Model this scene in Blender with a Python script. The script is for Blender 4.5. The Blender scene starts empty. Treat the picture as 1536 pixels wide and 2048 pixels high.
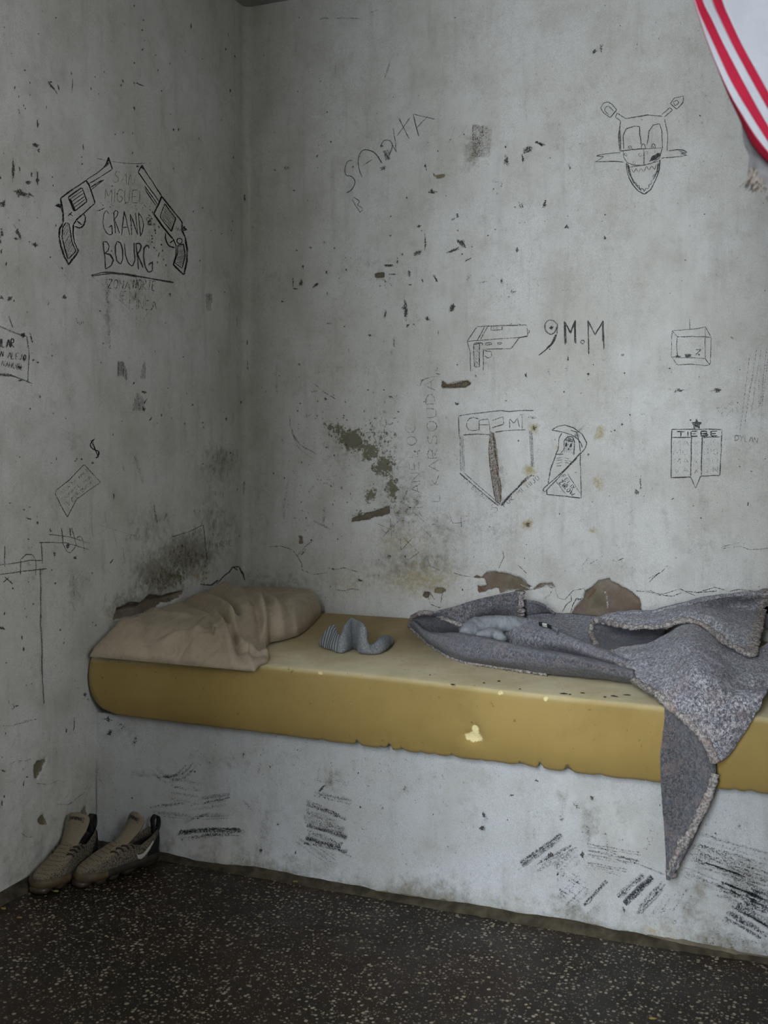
import bpy, math, random
import numpy as np
from mathutils import Vector, Matrix

# ------------------------------------------------------------------ camera, world, lights, exposure
sc = bpy.context.scene
COL = sc.collection
F = 2100.0                       # focal length in pixels of the 1536 x 2048 frame
HOR = 890.0                      # pixel row of the horizon (vertical lens shift)
CAM = np.array([1.966, -3.51, 1.20])
YAW = math.radians(21.7)
RGT = np.array([math.cos(YAW), math.sin(YAW), 0.0])
FWD = np.array([-math.sin(YAW), math.cos(YAW), 0.0])
cd = bpy.data.cameras.new('camera')
cam = bpy.data.objects.new('camera', cd); COL.objects.link(cam)
cam.location = CAM
cam.rotation_euler = (math.pi / 2, 0, YAW)
cd.sensor_fit = 'VERTICAL'; cd.sensor_height = 36.0; cd.sensor_width = 27.0
cd.lens = F / 2048 * 36.0
cd.shift_y = -(1024 - HOR) / 2048
cd.clip_start = 0.02
cd.dof.use_dof = True; cd.dof.focus_distance = 3.2; cd.dof.aperture_fstop = 6.5
sc.camera = cam

sc.view_settings.view_transform = 'Standard'
sc.view_settings.look = 'None'
sc.view_settings.gamma = 1.0
sc.view_settings.use_curve_mapping = False
sc.view_settings.exposure = 0.0

w = bpy.data.worlds.new('daylight'); sc.world = w; w.use_nodes = True
w.node_tree.nodes['Background'].inputs[0].default_value = (0.62, 0.72, 0.85, 1)
w.node_tree.nodes['Background'].inputs[1].default_value = 0.5

RX = 2.75      # room: x 0..RX, y -RY..0, z 0..RZ
RY = 4.10
RZ = 2.86
def area(name, loc, rot, sx, sy, power, color):
    l = bpy.data.lights.new(name, 'AREA'); l.shape = 'RECTANGLE'; l.size = sx; l.size_y = sy
    l.energy = power; l.color = color
    o = bpy.data.objects.new(name, l); COL.objects.link(o); o.location = loc; o.rotation_euler = rot
    return o
# daylight of the yard beyond the cell doorway (behind the camera)
area('doorway_daylight', (1.98, -6.2, 2.25), (math.pi / 2, 0, 0), 0.76, 3.1, 600, (0.87, 0.935, 1.0))
# added fill light for the left wall, through a made-up slit in the right wall
area('left_wall_fill', (RX + 0.42, -3.45, 1.70), (0, math.radians(90), 0), 1.5, 1.3, 400, (0.93, 0.965, 1.0))

# ------------------------------------------------------------------ helpers
random.seed(5)
RNG = np.random.default_rng(7)

def ray(px, py):
    return RGT * ((px - 768) / F) + FWD + np.array([0, 0, 1.0]) * ((HOR - py) / F)
def at_y(px, py, y):
    d = ray(px, py); return CAM + d * ((y - CAM[1]) / d[1])
def at_x(px, py, x):
    d = ray(px, py); return CAM + d * ((x - CAM[0]) / d[0])
def at_z(px, py, z):
    d = ray(px, py); return CAM + d * ((z - CAM[2]) / d[2])
def at_d(px, py, d):
    return CAM + ray(px, py) * d
def to_px(P):
    P = np.asarray(P) - CAM
    zc = P @ FWD
    return 768 + F * (P @ RGT) / zc, HOR - F * P[..., 2] / zc

def _hash(i, j, k):
    h = (i * 374761393 + j * 668265263 + k * 2147483647 * 3 + 1274126177) & 0xFFFFFFFF
    h = ((h ^ (h >> 13)) * 1274126177) & 0xFFFFFFFF
    h = (h ^ (h >> 16)) & 0xFFFFFFFF
    return h / 4294967295.0
def vnoise(x, y, z=0.0):
    x = np.asarray(x, float); y = np.asarray(y, float); z = np.asarray(z, float) + np.zeros_like(x)
    xi = np.floor(x).astype(np.int64); yi = np.floor(y).astype(np.int64); zi = np.floor(z).astype(np.int64)
    u = x - xi; v = y - yi; t = z - zi
    u = u * u * (3 - 2 * u); v = v * v * (3 - 2 * v); t = t * t * (3 - 2 * t)
    r = 0
    for a in (0, 1):
        for b in (0, 1):
            for c in (0, 1):
                r = r + _hash(xi + a, yi + b, zi + c) * (u if a else 1 - u) * (v if b else 1 - v) * (t if c else 1 - t)
    return r * 2 - 1
def fbm(x, y, z=0.0, octv=4):
    r = 0; a = 1.0; s = 1.0; n = 0
    for o in range(octv):
        r = r + a * vnoise(np.asarray(x) * s + 17.3 * o, np.asarray(y) * s - 9.1 * o, np.asarray(z) * s + 4.7 * o); n += a
        a *= 0.5; s *= 2.03
    return r / n

def put(o, name, mat=None, parent=None):
    o.name = name
    COL.objects.link(o)
    if mat is not None:
        for m in (mat if isinstance(mat, (list, tuple)) else [mat]): o.data.materials.append(m)
    if parent is not None: o.parent = parent
    return o
def mesh_np(name, V, faces, mat=None, parent=None, smooth=True, attrs=None, midx=None):
    V = np.asarray(V, np.float32)
    me = bpy.data.meshes.new(name)
    if isinstance(faces, np.ndarray):
        nf, k = faces.shape
        me.vertices.add(len(V)); me.vertices.foreach_set('co', V.ravel())
        me.loops.add(nf * k); me.loops.foreach_set('vertex_index', faces.astype(np.int32).ravel())
        me.polygons.add(nf); me.polygons.foreach_set('loop_start', np.arange(0, nf * k, k, dtype=np.int32))
        me.update(calc_edges=True); me.validate()
    else:
        me.from_pydata([tuple(map(float, v)) for v in V], [], [tuple(map(int, f)) for f in faces]); me.update()
    me.polygons.foreach_set('use_smooth', np.full(len(me.polygons), bool(smooth)))
    if midx is not None: me.polygons.foreach_set('material_index', np.asarray(midx, np.int32))
    for k, a in (attrs or {}).items():
        at = me.attributes.new(k, 'FLOAT', 'POINT'); at.data.foreach_set('value', np.asarray(a, np.float32).ravel())
    o = bpy.data.objects.new(name, me)
    return put(o, name, mat, parent)
def gridfaces(nr, nc, wrap=False, flip=False):
    r = np.arange(nr - 1)[:, None]; c = np.arange(nc if wrap else nc - 1)[None, :]
    c2 = (c + 1) % nc
    f = np.stack([r * nc + c, r * nc + c2, (r + 1) * nc + c2, (r + 1) * nc + c], -1).reshape(-1, 4)
    return f[:, ::-1].copy() if flip else f
def cr_matrix(n, m):
    W = np.zeros((m, n))
    for i, t in enumerate(np.linspace(0, n - 1, m)):
        k = min(int(t), n - 2); f = t - k
        b = [-.5 * f + f * f - .5 * f ** 3, 1 - 2.5 * f * f + 1.5 * f ** 3, .5 * f + 2 * f * f - 1.5 * f ** 3, -.5 * f * f + .5 * f ** 3]
        for q in range(4):
            j = k - 1 + q
            if j < 0: W[i, 0] += 2 * b[q]; W[i, 1] -= b[q]
            elif j > n - 1: W[i, n - 1] += 2 * b[q]; W[i, n - 2] -= b[q]
            else: W[i, j] += b[q]
    return W
def surf(ctrl, nu, nv):
    C = np.asarray(ctrl, float)
    return np.einsum('ua,abk,vb->uvk', cr_matrix(C.shape[0], nu), C, cr_matrix(C.shape[1], nv))
def gnormals(P):
    du = np.gradient(P, axis=0); dv = np.gradient(P, axis=1)
    n = np.cross(du, dv); return n / (np.linalg.norm(n, axis=-1, keepdims=True) + 1e-12)
def curve_pts(pts, m):
    P = np.asarray(pts, float); return cr_matrix(len(P), m) @ P
def tube_mesh(path, rad, n=10, flat=1.0, up=(0, 0, 1), cap=True, nmul=None):
    """rings round a path; flat squeezes the ring along 'up'; returns V, faces(list)"""
    P = np.asarray(path, float); m = len(P)
    T = np.gradient(P, axis=0); T /= np.linalg.norm(T, axis=1, keepdims=True) + 1e-12
    upv = np.asarray(up, float)
    R = np.full(m, rad, float) if np.isscalar(rad) else np.asarray(rad, float)
    V = []
    for i in range(m):
        s = np.cross(T[i], upv)
        if np.linalg.norm(s) < 1e-3: s = np.cross(T[i], (0.3, 1, 0.1))
        s /= np.linalg.norm(s); b = np.cross(s, T[i])
        for k in range(n):
            a = 2 * math.pi * k / n
            q = 1.0 if nmul is None else nmul(i / (m - 1), a)
            V.append(P[i] + R[i] * q * (math.cos(a) * s + math.sin(a) * b * flat))
    Fc = [tuple(f) for f in gridfaces(m, n, wrap=True)]
    if cap: Fc += [tuple(range(n))[::-1], tuple(range((m - 1) * n, m * n))]
    return V, Fc
def box_mesh(lo, hi):
    x0, y0, z0 = lo; x1, y1, z1 = hi
    V = [(x0, y0, z0), (x1, y0, z0), (x1, y1, z0), (x0, y1, z0), (x0, y0, z1), (x1, y0, z1), (x1, y1, z1), (x0, y1, z1)]
    return V, [(0, 3, 2, 1), (4, 5, 6, 7), (0, 1, 5, 4), (1, 2, 6, 5), (2, 3, 7, 6), (3, 0, 4, 7)]
def thing(name, label, cat, loc=(0, 0, 0), group=None):
    o = bpy.data.objects.new(name, None); COL.objects.link(o); o.location = loc; o.empty_display_size = 0.05
    return tag(o, label, cat, group)
def tag(o, label, cat, group=None):
    o['label'] = label; o['category'] = cat
    if group: o['group'] = group
    return o
def struct(o):
    o['kind'] = 'structure'; return o
def solid(o, t, off=0.0):
    m = o.modifiers.new('thickness', 'SOLIDIFY'); m.thickness = t; m.offset = off; return o

# ------------------------------------------------------------------ node helpers
class NT:
    def __init__(s, name, rough=0.9, spec=0.3):
        s.m = bpy.data.materials.new(name); s.m.use_nodes = True; s.t = s.m.node_tree
        s.b = s.t.nodes['Principled BSDF']; s.out = s.t.nodes['Material Output']
        s.b.inputs['Roughness'].default_value = rough
        s.b.inputs['Specular IOR Level'].default_value = spec
    def n(s, typ, **kw):
        x = s.t.nodes.new(typ)
        for k, v in kw.items(): setattr(x, k, v)
        return x
    def lk(s, a, b): s.t.links.new(a, b)
    def inp(s, sock, v):
        if isinstance(v, bpy.types.NodeSocket): s.lk(v, sock)
        elif isinstance(v, (tuple, list)): sock.default_value = (*v, 1) if len(v) == 3 and sock.type == 'RGBA' else v
        else: sock.default_value = v
    def coord(s, scale=(1, 1, 1), which='Object', loc=(0, 0, 0)):
        tc = s.n('ShaderNodeTexCoord'); mp = s.n('ShaderNodeMapping')
        mp.inputs['Scale'].default_value = scale; mp.inputs['Location'].default_value = loc
        s.lk(tc.outputs[which], mp.inputs[0]); return mp.outputs[0]
    def noise(s, scale, detail=3, rough=0.55, vec=None, dist=0.0):
        x = s.n('ShaderNodeTexNoise'); x.inputs['Scale'].default_value = scale; x.inputs['Detail'].default_value = detail
        x.inputs['Roughness'].default_value = rough; x.inputs['Distortion'].default_value = dist
        s.lk(vec if vec is not None else s.coord(), x.inputs['Vector']); return x.outputs['Fac']
    def voro(s, scale, vec=None, feature='F1', rnd=1.0):
        x = s.n('ShaderNodeTexVoronoi', feature=feature); x.inputs['Scale'].default_value = scale
        x.inputs['Randomness'].default_value = rnd
        s.lk(vec if vec is not None else s.coord(), x.inputs['Vector']); return x
    def math(s, op, a, b=0.0, c=None, clamp=False):
        x = s.n('ShaderNodeMath', operation=op); x.use_clamp = clamp
        s.inp(x.inputs[0], a); s.inp(x.inputs[1], b)
        if c is not None: s.inp(x.inputs[2], c)
        return x.outputs[0]
    def ramp(s, v, a, b, lo=0.0, hi=1.0, smooth=True):
        x = s.n('ShaderNodeMapRange'); x.interpolation_type = 'SMOOTHSTEP' if smooth else 'LINEAR'
        s.inp(x.inputs['Value'], v)
        for k, q in (('From Min', a), ('From Max', b), ('To Min', lo), ('To Max', hi)): s.inp(x.inputs[k], q)
        return x.outputs[0]
    def mix(s, f, a, b, blend='MIX'):
        x = s.n('ShaderNodeMix', data_type='RGBA', blend_type=blend); x.clamp_factor = True
        s.inp(x.inputs[0], f); s.inp(x.inputs[6], a); s.inp(x.inputs[7], b); return x.outputs[2]
    def attr(s, name):
        x = s.n('ShaderNodeAttribute'); x.attribute_name = name; return x.outputs['Fac']
    def bump(s, h, strength=0.4, dist=0.002, normal=None):
        x = s.n('ShaderNodeBump'); x.inputs['Strength'].default_value = strength; x.inputs['Distance'].default_value = dist
        s.lk(h, x.inputs['Height'])
        if normal is not None: s.lk(normal, x.inputs['Normal'])
        return x.outputs[0]
    def done(s, color=None, normal=None, rough=None):
        if color is not None: s.inp(s.b.inputs['Base Color'], color)
        if normal is not None: s.lk(normal, s.b.inputs['Normal'])
        if rough is not None: s.inp(s.b.inputs['Roughness'], rough)
        return s.m

def wall_material(name, tint=(0.645, 0.645, 0.63), streak=(14, 14, 1.6)):
    g = NT(name, 0.85, 0.25)
    v = g.coord()
    vs = g.coord(streak)
    big = g.noise(1.7, 4, 0.6, v)
    cloud = g.noise(7, 5, 0.65, v)
    strk = g.noise(1.6, 5, 0.65, vs)
    fine = g.noise(150, 4, 0.7, v)
    grain = g.noise(420, 2, 0.6, v)
    c = g.mix(g.ramp(big, 0.35, 0.68), tint, tuple(q * 0.86 * t for q, t in zip(tint, (1, 0.985, 0.93))))
    c = g.mix(g.ramp(cloud, 0.42, 0.70, 0, 0.42), c, (0.38, 0.362, 0.31))
    c = g.mix(g.ramp(g.noise(26, 6, 0.72, v), 0.50, 0.72, 0, 0.34), c, (0.31, 0.30, 0.27))
    c = g.mix(g.ramp(strk, 0.49, 0.76, 0, 0.36), c, (0.32, 0.31, 0.285))
    c = g.mix(g.ramp(grain, 0.35, 0.62, 0.0, 0.30), c, (0.22, 0.22, 0.215))
    # little specks of grime
    sp = g.math('MULTIPLY', g.ramp(g.noise(95, 4, 0.75, v), 0.60, 0.70), g.ramp(g.noise(5, 4, 0.65, v), 0.36, 0.62))
    c = g.mix(g.math('MULTIPLY', sp, 0.62), c, (0.10, 0.10, 0.09))
    # whitish patches of newer paint
    c = g.mix(g.ramp(g.noise(3.1, 5, 0.62, g.coord((1, 1, 0.6), loc=(3, 5, 8))), 0.56, 0.70, 0, 0.35), c, (0.66, 0.67, 0.67))
    # grime, mould and stains of their own shape (spread stored on the wall's points)
    dirt = g.attr('dirt')
    n2 = g.noise(38, 6, 0.72, v)
    dm = g.ramp(g.math('ADD', dirt, g.math('MULTIPLY', g.math('SUBTRACT', n2, 0.5), 1.5)), 0.25, 0.95, 0, 0.8)
    c = g.mix(dm, c, (0.155, 0.145, 0.105))
    mould = g.attr('mould')
    n3 = g.noise(60, 6, 0.78, v)
    mm = g.ramp(g.math('ADD', mould, g.math('MULTIPLY', g.math('SUBTRACT', n3, 0.5), 2.2)), 0.46, 0.62, 0, 0.88)
    c = g.mix(mm, c, (0.105, 0.098, 0.055))
    yel = g.attr('yellow')
    ym = g.ramp(g.math('ADD', yel, g.math('MULTIPLY', g.math('SUBTRACT', n3, 0.5), 1.6)), 0.32, 0.85, 0, 0.78)
    c = g.mix(ym, c, (0.33, 0.26, 0.10))
    peel = g.attr('peel'); tone = g.attr('tone')
    pm = g.ramp(g.math('ADD', peel, g.math('MULTIPLY', g.math('SUBTRACT', g.noise(75, 5, 0.7, v), 0.5), 0.42)), 0.46, 0.54)
    br = g.mix(g.ramp(cloud, 0.4, 0.65), (0.155, 0.115, 0.085), (0.22, 0.185, 0.155))
    gr = g.mix(g.ramp(cloud, 0.4, 0.65), (0.115, 0.10, 0.07), (0.20, 0.175, 0.12))
    pc = g.mix(tone, br, gr)
    pc = g.mix(g.ramp(fine, 0.5, 0.7, 0, 0.5), pc, (0.10, 0.085, 0.07))
    c = g.mix(pm, c, pc)
    h = g.math('ADD', g.math('MULTIPLY', fine, 0.5), g.math('MULTIPLY', cloud, 1.2))
    h = g.math('ADD', h, g.math('MULTIPLY', grain, 0.25))
    h = g.math('SUBTRACT', h, g.math('MULTIPLY', pm, 0.9))
    return g.done(c, g.bump(h, 0.55, 0.0022))

M_BACK = wall_material('wall_plaster')
M_BENCH = wall_material('bench_plaster', (0.555, 0.58, 0.615))
def plain(name, col, rough=0.85, spec=0.3, var=0.25, scale=30, bump=0.2, bscale=200):
    g = NT(name, rough, spec)
    v = g.coord()
    c = g.mix(g.ramp(g.noise(scale, 4, 0.6, v), 0.3, 0.7), col, tuple(q * (1 - var) for q in col))
    return g.done(c, g.bump(g.noise(bscale, 3, 0.6, v), bump, 0.001))

# ------------------------------------------------------------------ masks drawn on the walls (pixel frame -> wall plane)
CR = {'P': (0, 0, 1.0), 'A': (0, 250, 3.072), 'B': (0, 600, 3.072), 'C': (560, 160, 2.844), 'D': (1050, 0, 3.1605),
      'E': (850, 580, 2.239), 'F': (540, 700, 3.657), 'G': (900, 780, 5.12), 'H': (900, 1100, 3.657),
      'I': (150, 1350, 2.363), 'J': (750, 1400, 1.954), 'K': (0, 1560, 4.042), 'L': (0, 1250, 3.413), 'N': (190, 380, 8.535),
      'Q': (1300, 620, 5.39), 'R': (780, 1120, 2.032), 'S': (160, 1150, 3.072), 'T': (0, 0, 2.954), 'U': (300, 0, 3.072),
      'V': (900, 1750, 2.415)}
def cpx(crop, pts):
    ox, oy, s = CR[crop]; return [(ox + x / s, oy + y / s) for x, y in pts]
def poly_sd(px, py, poly):
    """signed distance in pixels, positive inside"""
    poly = np.asarray(poly, float); n = len(poly)
    d2 = np.full(px.shape, 1e12); inside = np.zeros(px.shape, bool)
    for i in range(n):
        ax, ay = poly[i]; bx, by = poly[(i + 1) % n]
        ex, ey = bx - ax, by - ay; L = ex * ex + ey * ey + 1e-9
        t = np.clip(((px - ax) * ex + (py - ay) * ey) / L, 0, 1)
        d2 = np.minimum(d2, (px - ax - t * ex) ** 2 + (py - ay - t * ey) ** 2)
        c = ((ay > py) != (by > py)) & (px < (bx - ax) * (py - ay) / (by - ay + 1e-12) + ax)
        inside ^= c
    return np.where(inside, 1, -1) * np.sqrt(d2)
def blobs(px, py, lst):
    r = np.zeros(px.shape)
    for x, y, rx, ry, ang, a in lst:
        c, s = math.cos(math.radians(ang)), math.sin(math.radians(ang))
        dx, dy = px - x, py - y
        u = (dx * c + dy * s) / rx; v = (-dx * s + dy * c) / ry
        r = np.maximum(r, a * np.exp(-(u * u + v * v)))
    return r
def peel_field(px, py, polys, soft=14.0):
    r = np.zeros(px.shape)
    for p in polys:
        p = np.asarray(p); m = (px > p[:, 0].min() - 25) & (px < p[:, 0].max() + 25) & (py > p[:, 1].min() - 25) & (py < p[:, 1].max() + 25)
        if m.any():
            sd = poly_sd(px[m], py[m], p)
            sd = sd + 3.0 * fbm(px[m] / 9, py[m] / 9, 0, 3)
            r[m] = np.maximum(r[m], np.clip(0.5 + sd / soft, 0, 1))
    return r

PEEL_BACK = [cpx('H', [(150, 195), (230, 190), (260, 165), (340, 158), (440, 172), (520, 200), (560, 245), (600, 265), (560, 292), (520, 300), (470, 290), (420, 300), (360, 325), (355, 280), (280, 285), (260, 310), (205, 315), (200, 265), (270, 260), (250, 215)]),
             cpx('H', [(615, 275), (660, 245), (745, 238), (768, 270), (740, 278), (690, 262), (640, 278), (600, 292)]),
             cpx('H', [(880, 465), (930, 400), (965, 360), (985, 300), (1040, 270), (1090, 225), (1160, 205), (1200, 235), (1260, 270), (1330, 300), (1385, 360), (1400, 400), (1395, 500), (900, 500)]),
             cpx('H', [(295, 235), (345, 230), (350, 270), (300, 275)]),
             cpx('F', [(1130, 1770), (1170, 1780), (1150, 1820), (1120, 1800)]),
             cpx('F', [(1200, 1745), (1260, 1735), (1285, 1760), (1250, 1790), (1200, 1775)]),
             cpx('F', [(210, 1360), (240, 1365), (240, 1410), (215, 1415)]),
             cpx('F', [(600, 1230), (870, 1140), (878, 1195), (700, 1240), (590, 1260)]),
             cpx('C', [(865, 530), (900, 540), (960, 530), (930, 550), (890, 565)]),
             cpx('C', [(965, 1310), (985, 1275), (995, 1275), (985, 1310), (968, 1315)]),
             cpx('F', [(1255, 215), (1290, 255), (1440, 225), (1470, 245), (1430, 275), (1255, 275)]),
             cpx('C', [(530, 1100), (590, 1090), (590, 1125), (540, 1125)])]
PEEL_LEFT = [cpx('S', [(215, 275), (225, 200), (290, 185), (370, 175), (395, 150), (440, 115), (500, 128), (640, 95), (610, 140), (560, 160), (500, 170), (440, 210), (370, 235), (300, 255)]),
             cpx('L', [(232, 960), (260, 925), (318, 908), (300, 960), (285, 1010), (255, 1050), (232, 1020)]),
             cpx('L', [(265, 1330), (298, 1298), (330, 1330), (330, 1370), (290, 1365)]),
             cpx('L', [(550, 1380), (560, 1270), (590, 1235), (600, 1290), (590, 1360), (640, 1330), (645, 1300), (670, 1300), (690, 1350), (730, 1310), (740, 1560), (530, 1560)])]
# ------------------------------------------------------------------ wall surfaces
SURF = {}
def build_wall(kind, A, Z, name, mat):
    """kind back: A = x ; left: A = y ; bench: A = x (face of the bench)"""
    AA, ZZ = np.meshgrid(A, Z)
    if kind == 'back': P = np.stack([AA, 0 * AA, ZZ], -1)
    elif kind == 'left': P = np.stack([0 * AA, AA, ZZ], -1)
    else: P = np.stack([AA, 0 * AA + BY, ZZ], -1)
    px, py = to_px(P)
    z0 = np.zeros(AA.shape); seed = {'back': 1.0, 'left': 21.0, 'bench': 41.0}[kind]
    D = 0.0045 * fbm(AA * 2.2, ZZ * 2.2, seed, 3) + 0.0012 * fbm(AA * 11, ZZ * 11, seed + 5, 3)
    dirt = z0; mould = z0; yel = z0; tone = z0 + 0.0
    if kind == 'back':
        peel = peel_field(px, py, PEEL_BACK)
        tone = np.where((py > 1130) & (px > 940), np.clip(blobs(px, py, [(1188, 1196, 22, 34, 0, 1.0), (1030, 1165, 40, 16, 10, .8)]), 0, 1), 1.0)
        low = np.clip((0.80 - ZZ) / 0.35, 0, 1)
        D = D + low * 0.004 * fbm(AA * 16, ZZ * 16, seed + 9, 3)
        dirt = np.maximum(blobs(px, py, [(1020, 1180, 90, 20, 0, .35), (800, 1010, 70, 150, 0, .55), (690, 900, 70, 60, 30, .5), (830, 1130, 130, 60, 0, .62), (560, 1180, 130, 60, 0, .55), (870, 880, 40, 130, 0, .35),
            (880, 1060, 90, 60, 0, .5), (980, 1060, 120, 50, 0, .4), (945, 300, 22, 55, 5, .72), (1130, 290, 40, 40, 0, .38), (660, 330, 30, 40, 0, .3), (830, 640, 20, 60, 0, .4), (700, 730, 120, 40, 0, .35),
            (1350, 700, 70, 30, 0, .25), (1500, 900, 40, 120, 0, .3), (1420, 1080, 120, 50, 0, .35), (1200, 1120, 130, 40, 0, .3), (555, 560, 60, 90, 0, .3), (520, 1000, 30, 200, 0, .35), (720, 530, 120, 50, 0, .35),
            (1150, 860, 30, 25, -40, .42), (1000, 950, 14, 90, -5, .5)]), 0.30 * np.clip((0.75 - ZZ) / 0.2, 0, 1))
        mould = 1.14 * blobs(px, py, [(672, 858, 34, 18, 15, .62), (706, 880, 36, 26, 20, .85), (740, 905, 24, 28, 40, .7), (768, 932, 26, 32, 60, .75), (785, 975, 18, 38, 0, .68), (742, 990, 22, 22, 0, .6), (720, 1028, 28, 14, -15, .5),
            (660, 870, 24, 40, 0, .3), (640, 960, 80, 90, 0, .28), (760, 880, 60, 80, 0, .42), (770, 560, 40, 25, 0, .35), (800, 1010, 60, 60, 0, .38), (620, 830, 40, 30, 0, .3)])
        yel = blobs(px, py, [(1068, 856, 16, 14, 0, .8), (1058, 941, 17, 15, 0, .85), (1048, 965, 10, 10, 0, .6), (1054, 1048, 16, 14, -30, .85), (1200, 866, 16, 20, 0, .75), (1197, 965, 16, 22, 0, .7), (1186, 1062, 13, 8, 0, .75),
            (1116, 896, 12, 14, 0, .5), (800, 1080, 120, 60, 0, .5), (840, 1160, 120, 55, 0, .62), (700, 1170, 110, 40, 0, .5)])
    elif kind == 'left':
        peel = peel_field(px, py, PEEL_LEFT); tone = np.where(py > 1300, 1.0, 0.35)
        low = np.clip((0.52 - ZZ) / 0.25, 0, 1)
        D = D + low * (0.007 * fbm(AA * 7, ZZ * 7, 3, 3) + 0.004 * fbm(AA * 22, ZZ * 22, 8, 3))
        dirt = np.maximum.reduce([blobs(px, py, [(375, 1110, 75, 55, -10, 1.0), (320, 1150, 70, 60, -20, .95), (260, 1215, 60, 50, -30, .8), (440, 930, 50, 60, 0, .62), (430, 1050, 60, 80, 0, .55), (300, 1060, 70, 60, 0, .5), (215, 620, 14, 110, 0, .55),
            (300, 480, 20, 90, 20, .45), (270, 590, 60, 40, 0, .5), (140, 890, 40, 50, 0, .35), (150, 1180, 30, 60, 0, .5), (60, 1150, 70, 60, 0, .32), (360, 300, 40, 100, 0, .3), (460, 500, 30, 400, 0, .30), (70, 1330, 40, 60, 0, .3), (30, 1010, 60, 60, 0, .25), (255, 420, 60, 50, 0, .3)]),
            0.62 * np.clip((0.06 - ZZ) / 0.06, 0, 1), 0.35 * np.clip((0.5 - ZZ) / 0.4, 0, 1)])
        mould = blobs(px, py, [(372, 1118, 60, 40, -10, .55), (340, 1155, 70, 34, -15, .6), (255, 1220, 40, 34, 0, .42), (410, 1140, 14, 50, 0, .5)])
        yel = blobs(px, py, [(395, 1150, 30, 30, 0, .55), (150, 880, 30, 30, 0, .4), (230, 1230, 30, 30, 0, .5)])
        q = poly_sd(px, py, PEEL_LEFT[0])
    else:
        edge = 0.012 + 0.010 * fbm(AA * 6, 0 * AA, 3, 4) + 0.006 * fbm(AA * 30, 0 * AA, 9, 3)
        peel = np.clip(0.5 + (edge - ZZ) / 0.016, 0, 1); tone = z0 + 0.75
        low = np.clip((0.16 - ZZ) / 0.14, 0, 1)
        D = D + low * (0.006 * fbm(AA * 9, ZZ * 9, 33, 3) + 0.003 * fbm(AA * 30, ZZ * 30, 38, 3)) + 0.012 * low ** 2
        dirt = np.maximum(blobs(px, py, [(530, 1660, 14, 70, 0, .5), (1180, 1640, 26, 60, 0, .62), (1120, 1600, 14, 40, 0, .55), (1390, 1790, 40, 90, 25, .62), (1480, 1760, 80, 80, 15, .5), (1340, 1850, 60, 40, 30, .5), (660, 1560, 40, 40, 0, .5), (1500, 1650, 30, 30, 0, .4),
            (440, 1520, 100, 25, 5, .45), (1240, 1630, 20, 50, 0, .45), (640, 1770, 80, 30, 10, .45), (240, 1460, 60, 60, 0, .4), (810, 1580, 14, 16, 0, .6), (560, 1510, 200, 14, 5, .3)]), np.clip((0.13 - ZZ) / 0.12, 0, 1) * (0.62 + 0.5 * fbm(AA * 9, ZZ * 9, 61, 4)))
        mould = blobs(px, py, [(810, 1580, 8, 9, 0, .6), (1440, 1880, 60, 18, 10, .5)])
        yel = blobs(px, py, [(1330, 1860, 90, 22, 12, .5), (1000, 1790, 200, 20, 10, .35)])
    D = D - 0.011 * np.clip((peel - 0.35) / 0.3, 0, 1) * (0.75 + 0.5 * fbm(AA * 20, ZZ * 20, 77, 3)) * (1.0 if kind != 'bench' else 0.0)
    if kind == 'left':   # the deep hollow above the pillow
        D = D - 0.02 * np.clip(q / 12, 0, 1)
    if kind != 'bench':  # soft fillet where the two walls meet
        D = D + 0.018 * np.clip(1 - np.abs(AA) / 0.03, 0, 1) ** 2
    if kind == 'back': P[..., 1] -= D
    elif kind == 'left': P[..., 0] += D
    else: P[..., 1] -= D
    SURF[kind] = (A, Z, D)
    fl = kind == 'left'
    Fq = gridfaces(len(Z), len(A))
    return mesh_np(name, P.reshape(-1, 3), Fq if kind != 'left' else Fq, mat, None, True,
                   {'dirt': dirt, 'mould': mould, 'yellow': yel, 'peel': peel, 'tone': tone})

BY = -0.90           # face of the masonry bench
BZ = 0.398           # its top
xs = np.concatenate([np.arange(0, 1.95, 0.0045), np.linspace(1.96, RX, 12)])
wall_back = struct(build_wall('back', xs, np.concatenate([[0.0, 0.2, 0.38], np.arange(0.42, RZ, 0.0045), [RZ]]), 'wall_back', M_BACK))
ys = np.concatenate([np.linspace(-RY, -1.42, 14), np.arange(-1.40, 0.0, 0.0045), [0.0]])
wall_left = struct(build_wall('left', ys, np.concatenate([np.arange(0, RZ, 0.0045), [RZ]]), 'wall_left', M_BACK))
bench = build_wall('bench', xs, np.concatenate([np.arange(0, BZ - 0.004, 0.0045), [BZ]]), 'masonry_bench', M_BENCH)
# the bench's top and body behind its face
V, Fc = box_mesh((0.015, BY + 0.012, 0.0), (RX - 0.01, -0.03, BZ - 0.002))
body = mesh_np('slab', V, Fc, M_BENCH, bench, False)
tag(bench, 'white plastered masonry bench built along the back wall under the yellow mattress', 'bench')

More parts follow.
